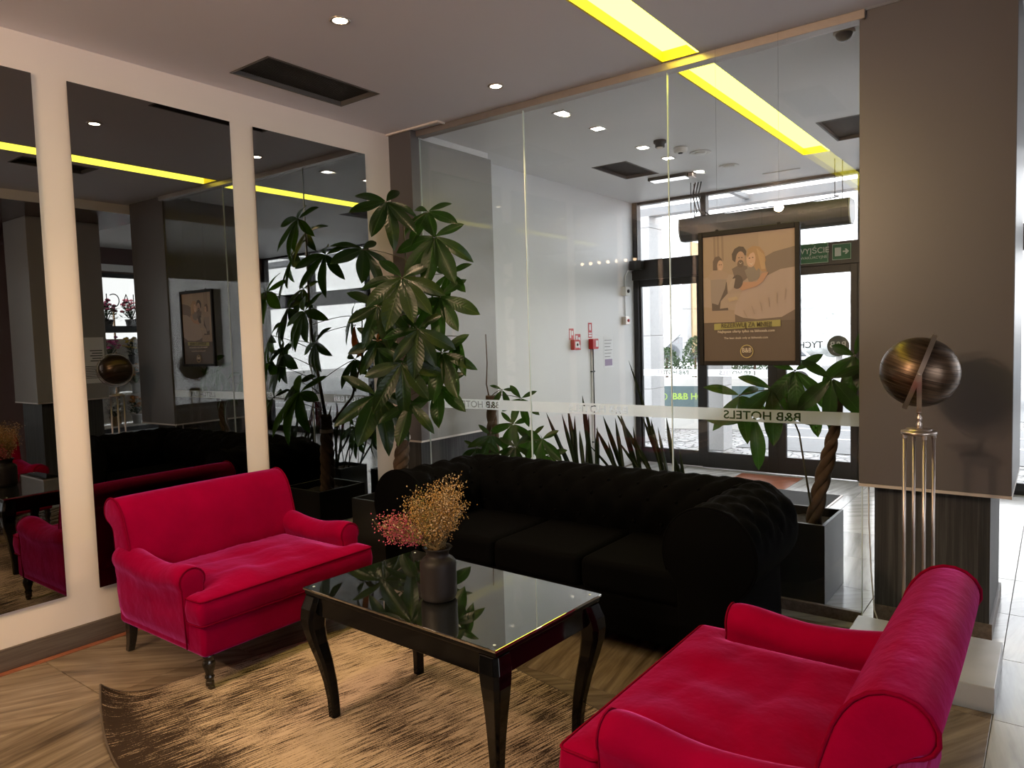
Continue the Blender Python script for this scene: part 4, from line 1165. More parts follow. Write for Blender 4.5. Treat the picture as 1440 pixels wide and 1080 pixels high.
# ================================================================== ceiling fittings
def grille(i, label):
    x0, x1, y0, y1 = VENTS[i]
    t = thing('ceiling_grille', label, 'air vent', ((x0+x1)/2, (y0+y1)/2, ZC), 0, 'dark ceiling air grilles')
    w, d = (x1-x0)/2, (y1-y0)/2
    e = 0.001
    mb = MB()
    for (a, b, c, f) in ((-w+e, w-e, -d+e, -d+0.014), (-w+e, w-e, d-0.014, d-e), (-w+e, -w+0.014, -d+0.014, d-0.014), (w-0.014, w-e, -d+0.014, d-0.014)): mb.box(a, b, c, f, -0.003, 0.055)
    mb.build('frame', mat('grille_frame', (0.10, 0.09, 0.085), 0.5), t)
    MB().box(-w+e, w-e, -d+e, d-e, 0.055, 0.059).build('backing', M_BLACK, t)
    mb = MB(); n = int(2*d/0.0125)
    for k in range(1, n):
        y = -d+0.014+(2*d-0.028)*k/n; mb.box(-w+0.012, w-0.012, y-0.0022, y+0.0022, 0.022, 0.026)
    n = int(2*w/0.0125)
    for k in range(1, n):
        x = -w+0.014+(2*w-0.028)*k/n; mb.box(x-0.0022, x+0.0022, -d+0.012, d-0.012, 0.024, 0.028)
    mb.build('mesh_panel', mat('grille_mesh', (0.045, 0.042, 0.04), 0.45, metal=0.5), t, kind='stuff')
grille(0, 'dark mesh air grille in the lobby ceiling near the mirror wall')
grille(1, 'square mesh air grille in the entrance ceiling left of the yellow trough')
grille(2, 'square mesh air grille in the entrance ceiling beside the taupe pillar')
grille(3, 'dark mesh air grille right of the yellow trough, seen in the mirrors')

def downlight(x, y, label, square=False, power=None, color=WARM, cone=120, lens=None):
    t = thing('downlight', label, 'ceiling light', (x, y, ZC), 0, 'square downlights of the entrance' if square else 'round downlights of the lobby')
    if square:
        a = 0.048
        MB().loft([[(-a,-a,0),(a,-a,0),(a,a,0),(-a,a,0)], [(-a,-a,-0.006),(a,-a,-0.006),(a,a,-0.006),(-a,a,-0.006)], [(-a+.01,-a+.01,-0.006),(a-.01,-a+.01,-0.006),(a-.01,a-.01,-0.006),(-a+.01,a-.01,-0.006)], [(-a+.01,-a+.01,-0.001),(a-.01,-a+.01,-0.001),(a-.01,a-.01,-0.001),(-a+.01,a-.01,-0.001)]]).build('bezel', M_WHITE, t)
        MB().box(-a+.011, a-.011, -a+.011, a-.011, -0.0045, -0.002).build('lens', lens or E_LAMPW, t)
    else:
        MB().lathe([(0.036,0.0),(0.047,0.0),(0.048,-0.003),(0.044,-0.007),(0.034,-0.006),(0.033,-0.001)], 28).build('bezel', M_STEEL, t, smooth=True)
        MB().lathe([(0.032,-0.0015),(0.031,-0.004),(0.02,-0.0055)], 24).build('lens', lens or E_LAMP, t)
    if power:
        ld = bpy.data.lights.new('lamp_beam', 'SPOT'); ld.energy = power; ld.color = color; ld.spot_size = R(cone); ld.spot_blend = 0.7; ld.shadow_soft_size = 0.03
        lo = bpy.data.objects.new('lamp_beam', ld); COL.objects.link(lo); lo.parent = t; lo.location = (0, 0, -0.012)
    return t
downlight(1.197, 2.27, 'round downlight nearest the viewer in the lobby ceiling', power=SPOT_W)
downlight(1.196, 3.42, 'round downlight near the glass partition in the lobby ceiling', power=SPOT_W)
downlight(1.197, 1.11, 'round downlight above the first mirror, out of the picture', power=SPOT_W)
downlight(1.197, -0.05, 'round downlight behind the viewer', power=SPOT_W)
dl = downlight(1.197, -1.21, 'tilting round downlight behind the viewer, aimed at the globe', power=130, cone=75)
lb = [c for c in dl.children if c.type == 'LIGHT'][0]; lb.data.shadow_soft_size = 0.05; lb.location = (0, 0, -0.03)
lb.rotation_euler = (Vector((3.3, 3.4, 1.1))-Vector((1.197, -1.21, 2.89))).to_track_quat('-Z', 'Y').to_euler()
for k, y in enumerate((4.11, 4.58, 5.28, 5.74, 6.40)):
    downlight(1.205, y, 'square downlight of the entrance ceiling, %s from the glass partition' % ('first', 'second', 'third', 'fourth', 'fifth')[k], True, SPOT_W*0.25, (1, 0.92, 0.8))

def round_vent(x, y, label):
    t = thing('round_vent', label, 'air vent', (x, y, ZC), 0, 'round ceiling vents')
    MB().lathe([(0.070,0.0),(0.085,0.0),(0.088,-0.004),(0.082,-0.009),(0.068,-0.006)], 36).build('rim', M_WHITE, t, smooth=True)
    MB().lathe([(0.001,-0.002),(0.068,-0.002)], 36, caps=False).build('throat', M_BLACK, t)
    MB().lathe([(0.002,-0.016),(0.040,-0.014),(0.050,-0.006),(0.046,-0.004),(0.002,-0.006)], 36).build('cone', M_WHITE, t, smooth=True)
    for k in range(3):
        a = R(120*k); MB().box(-0.003, 0.003, 0.04, 0.07, -0.008, -0.004).build('bracket', M_WHITE, t).rotation_euler = (0, 0, a)
round_vent(1.482, 5.756, 'round ceiling vent closer to the glass partition')
round_vent(1.483, 6.395, 'round ceiling vent closer to the entrance doors')
t = thing('smoke_detector', 'white smoke detector next to the round vents', 'detector', (1.417, 5.51, ZC), 0, 'ceiling detectors')
MB().lathe([(0.055,0.0),(0.055,-0.022),(0.050,-0.034),(0.035,-0.040)], 32).build('housing', M_WHITE, t, smooth=True)
MB().lathe([(0.020,-0.040),(0.016,-0.046),(0.004,-0.047)], 24).build('sensor', M_GREY, t, smooth=True)
t = thing('smoke_detector', 'small ceiling detector left of the glass seam', 'detector', (1.387, 5.20, ZC), 0, 'ceiling detectors')
MB().lathe([(0.048,0.0),(0.048,-0.018),(0.036,-0.024),(0.036,-0.05)], 28).build('housing', M_GREY, t, smooth=True)
MB().lathe([(0.026,-0.050),(0.022,-0.060),(0.006,-0.064)], 20).build('sensor', M_WHITE, t, smooth=True)
t = thing('camera_dome', 'small dome camera on the entrance ceiling beside the taupe pillar', 'camera', (2.966, 3.96, ZC))
MB().lathe([(0.050,0.0),(0.052,-0.010),(0.046,-0.014)], 28).build('rim', M_WHITE, t, smooth=True)
MB().sphere((0,0,-0.012), 0.040, 24, 14).build('dome', mat('smoked_dome', (0.12, 0.12, 0.12), 0.15), t, smooth=True)
# hanging emergency light
t = thing('emergency_light', 'flat white emergency light hanging under the entrance ceiling', 'sign', (0.905, 6.42, ZC), R(4))
MB().box(-0.19, 0.19, -0.07, 0.07, -0.030, -0.001).build('housing', M_GREY, t, bevel=0.004)
MB().box(-0.17, 0.17, -0.055, 0.055, -0.034, -0.0302).build('diffuser', emis('emergency_diffuser', (0.95, 0.97, 1.0), 1.1), t)
MB().box(0.195, 0.24, -0.05, 0.05, -0.04, -0.001).build('end_box', M_STEEL, t, bevel=0.003)
t = MB().box(1.60, 1.94, 6.95, 6.962, ZC-0.006, ZC-0.0005).build('ceiling_slot', M_WHITE); tag(t, 'thin white slot diffuser in the ceiling above the air curtain', 'air vent')

# pendant bar with eight bulbs behind the viewer: reflected in the glass, throws the globe's shadow
t = thing('pendant_bar', 'long pendant bar with a row of bulbs behind the viewer', 'lamp', (1.38, -1.42, ZC))
MB().box(-0.62, 0.62, -0.025, 0.025, -0.40, -0.37).build('bar', M_BLACK, t, bevel=0.004)
for x in (-0.45, 0.45): MB().tube([(x,0,-0.37),(x,0,0)], 0.003, 6).build('cord', M_BLACK, t)
for k in range(9):
    x = -0.56+1.12*k/8
    bl = MB().sphere((x, 0, -0.44), 0.024, 14, 8).build('bulb', emis('bulb_glow', (1.0, 0.70, 0.45), 620) if k == 0 else MATS['bulb_glow'], t, smooth=True)
    MB().lathe([(0.012,-0.40),(0.014,-0.42)], 12, (x, 0, 0)).build('socket', M_BRASS, bl)
# ================================================================== hanging poster
PT = at(980, 325, 3.72); 
P0, P1 = at(980, 326, 3.735), at(1125, 313, 3.735); Q0 = at(984, 514, 3.735); Q1 = at(1124, 514, 3.735)
px0, px1, pz0, pz1 = (P0.x+Q0.x)/2, (P1.x+Q1.x)/2, (Q0.z+Q1.z)/2, (P0.z+P1.z)/2
pw, ph = px1-px0, pz1-pz0
t = thing('hanging_poster', 'framed hotel advertising poster hanging in front of the glass', 'poster', ((px0+px1)/2, 3.75, pz0))
M_PF = mat('poster_frame', (0.005, 0.0045, 0.0045), 0.5, spec=0.2, noise=(20, 0.1))
fw_ = 0.024
MB().box(-pw/2, -pw/2+fw_, -0.012, 0.012, 0, ph).build('frame_side', M_PF, t, bevel=0.002)
MB().box(pw/2-fw_, pw/2, -0.012, 0.012, 0, ph).build('frame_side', M_PF, t, bevel=0.002)
MB().box(-pw/2+fw_, pw/2-fw_, -0.012, 0.012, 0, fw_).build('frame_rail', M_PF, t, bevel=0.002)
MB().box(-pw/2+fw_, pw/2-fw_, -0.012, 0.012, ph-fw_*1.1, ph).build('frame_rail', M_PF, t, bevel=0.002)
MB().box(-pw/2+fw_, pw/2-fw_, -0.002, 0.008, fw_, ph-fw_*1.1).build('print_sheet', mat('print_brown', (0.085, 0.058, 0.044), 0.5, noise=(4, 0.05)), t)
for x in (-0.16, 0.16):
    MB().tube([(x, 0, ph), (x, 0, ZC-pz0-0.0)], 0.0005, 4).build('hanging_wire', M_GREY, t)
    MB().box(x-0.008, x+0.008, -0.005, 0.005, ph, ph+0.008).build('clip', M_PF, t)
iw, ih = pw-2*fw_, ph-2.1*fw_
def pz(u, v): return (-iw/2+iw*u, fw_+ih*(1-v))
layer = [0]
def pp(pts, col, name):
    layer[0] += 1
    y = -0.0022-0.00010*layer[0]
    g_ = 0.3*col[0]+0.5*col[1]+0.2*col[2]; col = tuple(0.80*(0.78*c+0.22*g_) for c in col)
    m = mat('print_%02x%02x%02x' % tuple(int(255*min(1, c)) for c in col), col, 0.5)
    q = [pz(*p) for p in pts]
    MB().loft([[(a, y+0.00015, b) for a, b in q], [(a, y, b) for a, b in q]]).build(name, m, t)
def ell(cx, cy, rx, ry, n=18, a0=0): return [(cx+rx*math.cos(2*math.pi*k/n+a0), cy+ry*math.sin(2*math.pi*k/n+a0)) for k in range(n)]
pp([(0,0),(1,0),(1,.69),(0,.69)], (.40,.27,.19), 'print_wall')
pp([(.62,0),(1,0),(1,.23),(.62,.23)], (.45,.30,.21), 'print_wall')
for a in (.12,.16,.21): pp([(a,0),(a+.025,0),(a+.03,.2),(a+.005,.2)], (.30,.19,.13), 'print_curtain')
pp([(.68,.20),(.78,.165),(1,.135),(1,.32),(.72,.36)], (.22,.15,.115), 'print_headboard')
pp([(0,.33),(.2,.30),(.55,.34),(.55,.62),(0,.56)], (.44,.31,.25), 'print_bedding')
pp([(.37,.55),(.46,.43),(.62,.37),(.85,.30),(1,.29),(1,.62),(.86,.675),(.6,.69),(.4,.665),(.35,.62)], (.47,.33,.29), 'print_duvet')
pp([(.36,.63),(.45,.66),(.6,.675),(.86,.665),(1,.61),(1,.69),(.36,.69)], (.17,.11,.085), 'print_shadow')
pp([(.09,.33),(.12,.36),(.27,.37),(.28,.46),(.20,.52),(.19,.58),(.28,.575),(.285,.595),(.10,.595)], (.10,.065,.055), 'print_dog')
pp([(.085,.33),(.16,.34),(.27,.35),(.25,.42),(.17,.55),(.09,.53)], (.33,.25,.23), 'print_dog')
pp([(.115,.28),(.115,.20),(.14,.165),(.185,.16),(.215,.185),(.225,.22),(.20,.21),(.17,.24),(.16,.29)], (.13,.075,.055), 'print_hair'); pp(ell(.198,.238,.034,.044), (.62,.36,.25), 'print_face')
pp([(.05,.33),(.10,.27),(.22,.275),(.30,.31),(.27,.345),(.08,.345)], (.42,.28,.22), 'print_shirt')
pp([(.33,.27),(.42,.24),(.50,.26),(.52,.34),(.44,.38),(.36,.345)], (.17,.115,.095), 'print_shirt')
pp([(.335,.20),(.33,.155),(.36,.115),(.41,.098),(.46,.105),(.49,.14),(.485,.175),(.44,.165),(.38,.18),(.365,.22)], (.07,.04,.03), 'print_hair'); pp(ell(.425,.198,.05,.06), (.52,.29,.19), 'print_face'); pp(ell(.425,.235,.036,.03), (.15,.09,.065), 'print_beard')
pp([(.47,.29),(.56,.25),(.64,.27),(.63,.36),(.52,.39)], (.26,.20,.17), 'print_shirt')
pp([(.50,.13),(.56,.105),(.63,.115),(.68,.16),(.70,.22),(.68,.27),(.71,.31),(.66,.31),(.62,.28),(.60,.30),(.56,.25),(.52,.18)], (.46,.24,.085), 'print_hair')
for q in range(5): pp([(.60+.018*q,.13+.012*q),(.612+.018*q,.13+.012*q),(.66+.008*q,.29),(.652+.008*q,.29)], (.58,.34,.14), 'print_hair')
pp(ell(.54,.205,.05,.064), (.70,.40,.27), 'print_face'); pp([(.495,.17),(.52,.135),(.57,.13),(.60,.16),(.56,.155),(.53,.165),(.505,.195)], (.46,.24,.085), 'print_hair')
pp(ell(.525,.198,.010,.004, 8), (.10,.05,.04), 'print_eye'); pp(ell(.56,.195,.010,.004, 8), (.10,.05,.04), 'print_eye'); pp([(.515,.232),(.545,.243),(.57,.23),(.545,.252)], (.75,.62,.55), 'print_smile')
pp(ell(.41,.188,.010,.004, 8), (.08,.04,.03), 'print_eye'); pp(ell(.442,.188,.010,.004, 8), (.08,.04,.03), 'print_eye'); pp([(.405,.222),(.428,.232),(.45,.222),(.428,.238)], (.70,.58,.5), 'print_smile')
pp(ell(.19,.23,.008,.004, 8), (.10,.05,.04), 'print_eye'); pp(ell(.212,.23,.008,.004, 8), (.10,.05,.04), 'print_eye'); pp([(.185,.255),(.20,.263),(.215,.255),(.20,.268)], (.70,.55,.48), 'print_smile')
for q in range(6): pp([(.45+.09*q,.60-.03*q),(.46+.09*q,.60-.03*q),(.50+.08*q,.66-.025*q),(.49+.08*q,.66-.025*q)], (.40,.28,.245), 'print_fold')
pp([(.40,.42),(.46,.38),(.60,.385),(.66,.32),(.73,.315),(.67,.385),(.60,.42),(.44,.445)], (.56,.26,.14), 'print_arm')
pp(ell(.39,.375,.062,.055), (.075,.045,.04), 'print_dog'); pp([(.33,.35),(.37,.345),(.35,.42),(.30,.45),(.28,.42)], (.46,.34,.28), 'print_dog'); pp([(.28,.50),(.38,.49),(.40,.515),(.30,.53)], (.52,.36,.22), 'print_dog')
pp([(.125,.70),(.85,.685),(.85,.735),(.125,.75)], (.40,.36,.045), 'print_banner')
M_PINK = mat('print_ink_dark', (.09,.07,.03), .5); M_PWH = mat('print_white', (.62,.52,.44), .5); M_PGO = mat('print_gold', (.50,.40,.16), .5); M_PRD = mat('print_red', (.36,.12,.08), .5)
def ptx(s, u, v, w, size, m, bold=0.0):
    me = text_mesh(s, size, m, bold=bold)
    xs = [q.co.x for q in me.vertices]; k = iw*w/(max(xs)-min(xs))
    a, b = pz(u, v)
    o = link('lettering', me, t); o.matrix_basis = Matrix.Translation((a, -0.0115, b)) @ Matrix.Rotation(R(90), 4, 'X') @ Matrix.Diagonal((k, 1, 1, 1))
ptx('REZERWUJ ZA MNIEJ!', .485, .717, .55, .036, M_PINK, .0004)
ptx('Najlepsze oferty tylko na bbhotels.com', .48, .766, .62, .019, M_PWH, .0002)
ptx('The best deals only at bbhotels.com', .48, .818, .48, .016, M_PWH)
ro = [(.49+.072*math.cos(2*math.pi*k/40), .925+.072*iw/ih*math.sin(2*math.pi*k/40)) for k in range(40)]
ri = [(.49+.064*math.cos(2*math.pi*k/40), .925+.064*iw/ih*math.sin(2*math.pi*k/40)) for k in range(40)]
rings = [[(pz(*p)[0], y, pz(*p)[1]) for p in q] for q, y in ((ro, -.0100), (ro, -.0106), (ri, -.0106), (ri, -.0100))]
MB().loft(rings, False, False).build('logo_ring', M_PGO, t)
ptx('B&B', .49, .918, .10, .034, M_PWH, .0004)

# ================================================================== air curtain
A0, A1 = at(955, 310, 6.78), at(1196, 276, 6.78)
t = thing('air_curtain', 'long grey air curtain hanging above the entrance doors', 'air curtain', (0, 0, 0))
ax0, ax1 = A0.x, A1.x; az = (A0.z+A1.z)/2
prof = [(-0.02, 0.0), (0.16, 0.0), (0.20, -0.05), (0.18, -0.17), (0.12, -0.215), (0.02, -0.215), (-0.02, -0.16), (-0.035, -0.08)]
MB().loft([[(x, 6.78+a, az+b) for a, b in prof] for x in (ax0+0.012, ax1-0.012)]).build('housing', M_GREY, t, bevel=0.008)
for x0, x1 in ((ax0, ax0+0.012), (ax1-0.012, ax1)):
    MB().loft([[(x, 6.78+a*1.0, az+b) for a, b in prof] for x in (x0, x1)]).build('end_cap', mat('pale_grey_cap', (0.42, 0.42, 0.42), 0.4), t, bevel=0.003)
me = text_mesh('SONNIGER', 0.05, mat('logo_grey', (0.09, 0.09, 0.09), 0.5), bold=0.001); place(me, 'lettering', t, (ax1-0.30, 6.7435, az-0.08), (1,0,0), (0.0,0.0,1))
me = text_mesh('GUARD', 0.03, MATS['logo_grey']); place(me, 'lettering', t, (ax0+0.16, 6.7435, az-0.085), (1,0,0), (0.0,0.0,1))
for x, y in ((ax0+0.1, 6.84), (ax0+0.1, 6.92), (ax1-0.13, 6.80), (ax1-0.09, 6.90)):
    MB().tube([(x, y, az-0.003), (x, y, ZC)], 0.004, 6).build('hanger_rod', M_FRAME, t)
for k in range(3):
    x = ax0+0.14+0.03*k
    MB().tube([(x, 6.86, ZC), (x-0.03, 6.86, ZC-0.12), (x+0.02, 6.84, az+0.06), (x+0.05*k, 6.82, az+0.012), (x+0.25, 6.80, az+0.008)], 0.006, 6).build('cable', M_BLACK, t, smooth=True)
MB().tube([(ax0+0.35, 6.80, az+0.008), (ax0+0.7, 6.81, az+0.02), (ax0+1.1, 6.80, az+0.006), (ax1-0.3, 6.81, az+0.012), (ax1-0.1, 6.83, az+0.03), (ax1-0.15, 6.86, az+0.05)], 0.005, 6).build('cable', M_BLACK, t, smooth=True)

# emergency exit signs on the header beam
M_GREEN = mat('exit_green', (0.02, 0.14, 0.06), 0.5, noise=(10, 0.05)); M_GW = mat('exit_white', (0.55, 0.62, 0.55), 0.5)
t = thing('exit_sign', 'green emergency exit sign with lettering on the door header', 'sign', (1.885, YD-0.064, 2.085), 0, 'green exit signs')
MB().box(-0.20, 0.20, -0.004, 0.0, 0.0, 0.19).build('plate', M_GREEN, t, bevel=0.001)
MB().box(-0.195, 0.195, -0.0046, -0.004, 0.185, 0.1885).box(-0.195, 0.195, -0.0046, -0.004, 0.0015, 0.005).box(0.1915, 0.195, -0.0046, -0.004, 0.005, 0.185).box(-0.195, -0.1915, -0.0046, -0.004, 0.005, 0.185).build('border', M_GW, t)
me = text_mesh('WYJŚCIE', 0.075, M_GW, bold=0.0006); o = place(me, 'lettering', t, (0.055, -0.0044, 0.118), (1,0,0), (0,0,1))
me = text_mesh('EWAKUACYJNE', 0.037, M_GW); o = place(me, 'lettering', t, (0.055, -0.0044, 0.055), (1,0,0), (0,0,1))
for pts in ([(-.18,.03),(-.10,.03),(-.10,.16),(-.18,.16)],):
    MB().loft([[(a, -0.004, b) for a, b in pts], [(a, -0.0045, b) for a, b in pts]]).build('door_symbol', M_GW, t)
pts = [(-.175,.05),(-.155,.09),(-.17,.10),(-.165,.115),(-.14,.12),(-.12,.09),(-.125,.05),(-.14,.05),(-.14,.08),(-.155,.05)]
MB().loft([[(a, -0.0045, b) for a, b in pts], [(a, -0.005, b) for a, b in pts]]).build('running_figure', M_GREEN, t)
t = thing('exit_sign', 'small green arrow sign right of the emergency exit lettering', 'sign', (2.20, YD-0.064, 2.10), 0, 'green exit signs')
MB().box(-0.085, 0.085, -0.004, 0.0, 0.0, 0.15).build('plate', M_GREEN, t, bevel=0.001)
MB().box(-0.082, 0.082, -0.0046, -0.004, 0.145, 0.148).box(-0.082, 0.082, -0.0046, -0.004, 0.002, 0.005).box(0.079, 0.082, -0.0046, -0.004, 0.005, 0.145).box(-0.082, -0.079, -0.0046, -0.004, 0.005, 0.145).build('border', M_GW, t)
MB().box(-0.06, -0.005, -0.0046, -0.004, 0.035, 0.115).build('door_symbol', M_GW, t)
pts = [(.01,.068),(.035,.068),(.03,.05),(.042,.05),(.065,.075),(.042,.1),(.03,.1),(.035,.082),(.01,.082)]
MB().loft([[(a, -0.004, b) for a, b in pts], [(a, -0.0046, b) for a, b in pts]]).build('arrow', M_GW, t)
# sensor at the left end of the header
t = thing('door_sensor', 'black door sensor box at the left end of the header beam', 'sensor', (0.06, YD-0.11, 2.22))
MB().box(-0.045, 0.10, -0.04, 0.045, -0.05, 0.05).build('housing', M_BLACK, t, bevel=0.008)
MB().box(0.02, 0.05, -0.042, -0.0395, -0.045, 0.045).build('cover', M_GREY, t)

# ================================================================== things on the grey entrance wall
def wall_box(name, label, cat, y, z, w, h, d, m, grp=None):
    t = thing(name, label, cat, (0.0, y, z), 0, grp)
    MB().box(0.0005, d, -w/2, w/2, -h/2, h/2).build('housing', m, t, bevel=0.006)
    return t
t = wall_box('fire_alarm', 'red fire call point with a white button on the grey wall', 'fire alarm', 6.10, 1.37, 0.10, 0.10, 0.045, M_RED, 'red alarm boxes')
MB().box(0.045, 0.047, -0.03, 0.04, -0.03, 0.03).build('cover', M_WHITE, t); MB().lathe([(0.014,0.0),(0.012,0.006)], 16).build('button', M_INK, t, loc=(0.047,0.005,0)).rotation_euler = (0, R(90), 0)
t = wall_box('fire_alarm', 'red alarm box at the top of the wall conduit', 'fire alarm', 6.45, 1.37, 0.115, 0.105, 0.055, M_RED, 'red alarm boxes')
MB().box(0.055, 0.0565, 0.0, 0.045, -0.03, 0.035).build('cover', M_PAPER, t)
def wall_sign(label, y, z, w, h, m, marks, mm):
    t = thing('wall_sign', label, 'sign', (0.0, y, z), 0, 'red and white signs on the grey wall')
    MB().box(0.0005, 0.002, -w/2, w/2, -h/2, h/2).build('plate', m, t)
    for a, b, c, d in marks: MB().box(0.002, 0.0026, a*w, b*w, c*h, d*h).build('symbol', mm, t)
M_SR = mat('sign_red', (0.50, 0.06, 0.07), 0.5)
wall_sign('small red sign above the fire call point', 6.07, 1.475, 0.085, 0.11, M_SR, [(-.38,-.1,-.35,.35),(.0,.36,-.1,.3)], M_PAPER)
wall_sign('red and white sign right of the fire call point', 6.19, 1.395, 0.10, 0.16, M_SR, [(-.4,-.05,-.1,.4),(.05,.4,.1,.3),(-.4,.4,-.4,-.2)], M_PAPER)
wall_sign('narrow red sign above the conduit alarm box', 6.43, 1.51, 0.075, 0.155, M_SR, [(-.2,.2,.0,.4),(-.38,.38,-.42,-.3),(-.38,.38,-.25,-.15)], M_PAPER)
t = thing('wall_conduit', 'thin conduit running down the grey wall from the red box', 'conduit', (0.0, 6.45, 0.0))
MB().tube([(0.012, 0.01, 0.02), (0.012, 0.01, 1.318)], 0.008, 8).build('pipe', M_GREY, t, smooth=True)
MB().tube([(0.012, -0.014, 0.02), (0.012, -0.014, 1.318)], 0.007, 8).build('pipe', M_WHITE, t, smooth=True)
for z in (0.35, 0.72, 1.08): MB().box(0.0005, 0.022, -0.03, 0.03, z, z+0.012).build('clip', M_GREY, t)
t = thing('wall_notice', 'printed notice sheet on the grey wall beside the doors', 'notice', (0.0, 6.80, 1.28))
MB().box(0.0005, 0.0015, -0.10, 0.10, -0.17, 0.17).build('sheet', M_PAPER, t)
for k in range(6): MB().box(0.0015, 0.002, -0.08, 0.08-0.02*(k % 3), 0.12-0.035*k, 0.125-0.035*k).build('text_line', M_GREY, t)
MB().box(0.0015, 0.002, -0.08, 0.08, -0.15, -0.08).build('picture', mat('notice_violet', (0.32, 0.25, 0.38), 0.6), t)
t = wall_box('switch_box', 'white switch box high on the wall beside the doors', 'switch', 7.16, 1.93, 0.10, 0.10, 0.06, M_WHITE, 'switch boxes beside the doors')
MB().lathe([(0.02,0.0),(0.018,0.012)], 16).build('keyhole', M_INK, t, loc=(0.06, 0.0, 0)).rotation_euler = (0, R(90), 0)
t = wall_box('switch_box', 'lower switch box with a red button beside the doors', 'switch', 7.16, 1.61, 0.085, 0.09, 0.05, M_TRIM, 'switch boxes beside the doors')
MB().lathe([(0.017,0.0),(0.015,0.012)], 16).build('button', M_RED, t, loc=(0.05, 0.01, 0)).rotation_euler = (0, R(90), 0)
tag(MB().tube([(0.01, 7.18, 1.66), (0.01, 7.18, 1.88)], 0.006, 6).tube([(0.01, 7.18, 1.98), (0.01, 7.19, 2.10), (0.012, 7.26, 2.16), (0.03, 7.34, 2.17)], 0.006, 6).build('control_cable', M_WHITE, smooth=True), 'thin cable linking the switch boxes to the header', 'cable')

# entrance door mat
t = thing('door_mat', 'charcoal door mat on the entrance floor', 'mat', (2.05, 6.1, 0.0))
MB().box(-0.30, 0.30, -0.62, 0.55, 0.0005, 0.010).build('mat_field', mat('mat_charcoal', (0.035, 0.035, 0.037), 0.95, noise=(60, 0.3), bump=(120, 0.6, 0.004)), t)
MB().box(-0.315, -0.30, -0.635, 0.565, 0.0005, 0.008).box(0.30, 0.315, -0.635, 0.565, 0.0005, 0.008).box(-0.30, 0.30, -0.635, -0.62, 0.0005, 0.008).box(-0.30, 0.30, 0.55, 0.565, 0.0005, 0.008).build('mat_edge', M_STEEL, t)
# notice on the grey pillar seen in the mirror
t = thing('pillar_notice', 'white information sheet on the grey pillar, seen in the middle mirror', 'notice', (4.55, 3.725, 1.345))
MB().box(-0.002, -0.0005, -0.13, 0.13, -0.25, 0.25).build('sheet', M_PAPER, t)
for k in range(5): MB().box(-0.0026, -0.002, -0.02+0.02*(k % 2), 0.11, 0.10-0.028*k, 0.110-0.028*k).build('text_line', M_INK, t)
for k in range(8): MB().box(-0.0026, -0.002, -0.11, 0.11-0.03*(k % 3), -0.07-0.018*k, -0.063-0.018*k).build('text_line', M_GREY, t)
# ================================================================== outside, beyond the doors
def cobble_mat():
    m = bpy.data.materials.new('pale_cobbles'); m.use_nodes = True
    nt = m.node_tree; N = nt.nodes; L = nt.links; b = N['Principled BSDF']
    tc = N.new('ShaderNodeTexCoord'); v = N.new('ShaderNodeTexVoronoi'); v.feature = 'DISTANCE_TO_EDGE'; v.inputs['Scale'].default_value = 9
    L.new(tc.outputs['Object'], v.inputs['Vector'])
    v2 = N.new('ShaderNodeTexVoronoi'); v2.inputs['Scale'].default_value = 9; L.new(tc.outputs['Object'], v2.inputs['Vector'])
    cr = N.new('ShaderNodeValToRGB'); e = cr.color_ramp.elements; e[0].position = 0.02; e[0].color = (0.09, 0.085, 0.08, 1); e[1].position = 0.12; e[1].color = (0.46, 0.45, 0.43, 1)
    L.new(v.outputs['Distance'], cr.inputs[0])
    mx = N.new('ShaderNodeMix'); mx.data_type = 'RGBA'; mx.blend_type = 'MULTIPLY'; mx.inputs['Factor'].default_value = 0.35
    L.new(cr.outputs[0], mx.inputs['A']); L.new(v2.outputs['Color'], mx.inputs['B']); 
    hs = N.new('ShaderNodeHueSaturation'); hs.inputs['Saturation'].default_value = 0.12; L.new(mx.outputs['Result'], hs.inputs['Color'])
    L.new(hs.outputs[0], b.inputs['Base Color']); b.inputs['Roughness'].default_value = 0.7
    MATS['cobbles'] = m
    return m
struct('ground_outside', MB().box(-30, 30, YD+0.12, 60, -0.2, -0.01), cobble_mat(), 'pale cobbled forecourt outside the doors')
asph = mat('grey_asphalt', (0.20, 0.205, 0.21), 0.8, noise=(6, 0.15))
struct('road', MB().box(0.6, 30, 8.95, 11.9, -0.009, 0.0).box(-8.0, 30, 13.0, 20, -0.009, -0.001), asph, 'grey asphalt lane across the forecourt')
struct('kerb', MB().box(0.6, 30, 10.05, 10.13, 0.0, 0.006).box(0.6, 30, 11.0, 11.05, 0.0, 0.006), M_PAPER, 'pale painted lines on the asphalt lane')
M_GRAN = mat('grey_granite', (0.42, 0.42, 0.42), 0.5, noise=(60, 0.25))
def column(x0, x1, y0, y1, h, label, m=M_GRAN):
    t = thing('granite_column', label, 'column', ((x0+x1)/2, (y0+y1)/2, -0.01), 0, 'stone columns outside the doors')
    w, d = (x1-x0)/2, (y1-y0)/2
    n = 5
    for k in range(n):
        MB().box(-w, w, -d, d, h*k/n+0.004, h*(k+1)/n).build('stone_block', m, t, bevel=0.006)
    MB().box(-w+0.01, w-0.01, -d+0.01, d-0.01, 0, h).build('column_core', M_GROUT, t)
a = at(894, 400, 8.9); b = at(914, 400, 8.9); column(a.x, b.x, 8.9, 9.3, 3.6, 'granite column left of the planter outside')
a = at(990, 560, 8.6); b = at(1017, 560, 8.6); column(a.x, b.x, 8.6, 8.9, 2.0, 'granite column behind the hanging poster outside')
a = at(959, 430, 13); b = at(966, 430, 13); column(a.x, b.x, 13, 13.5, 3.2, 'slim grey column behind the hedge planter')
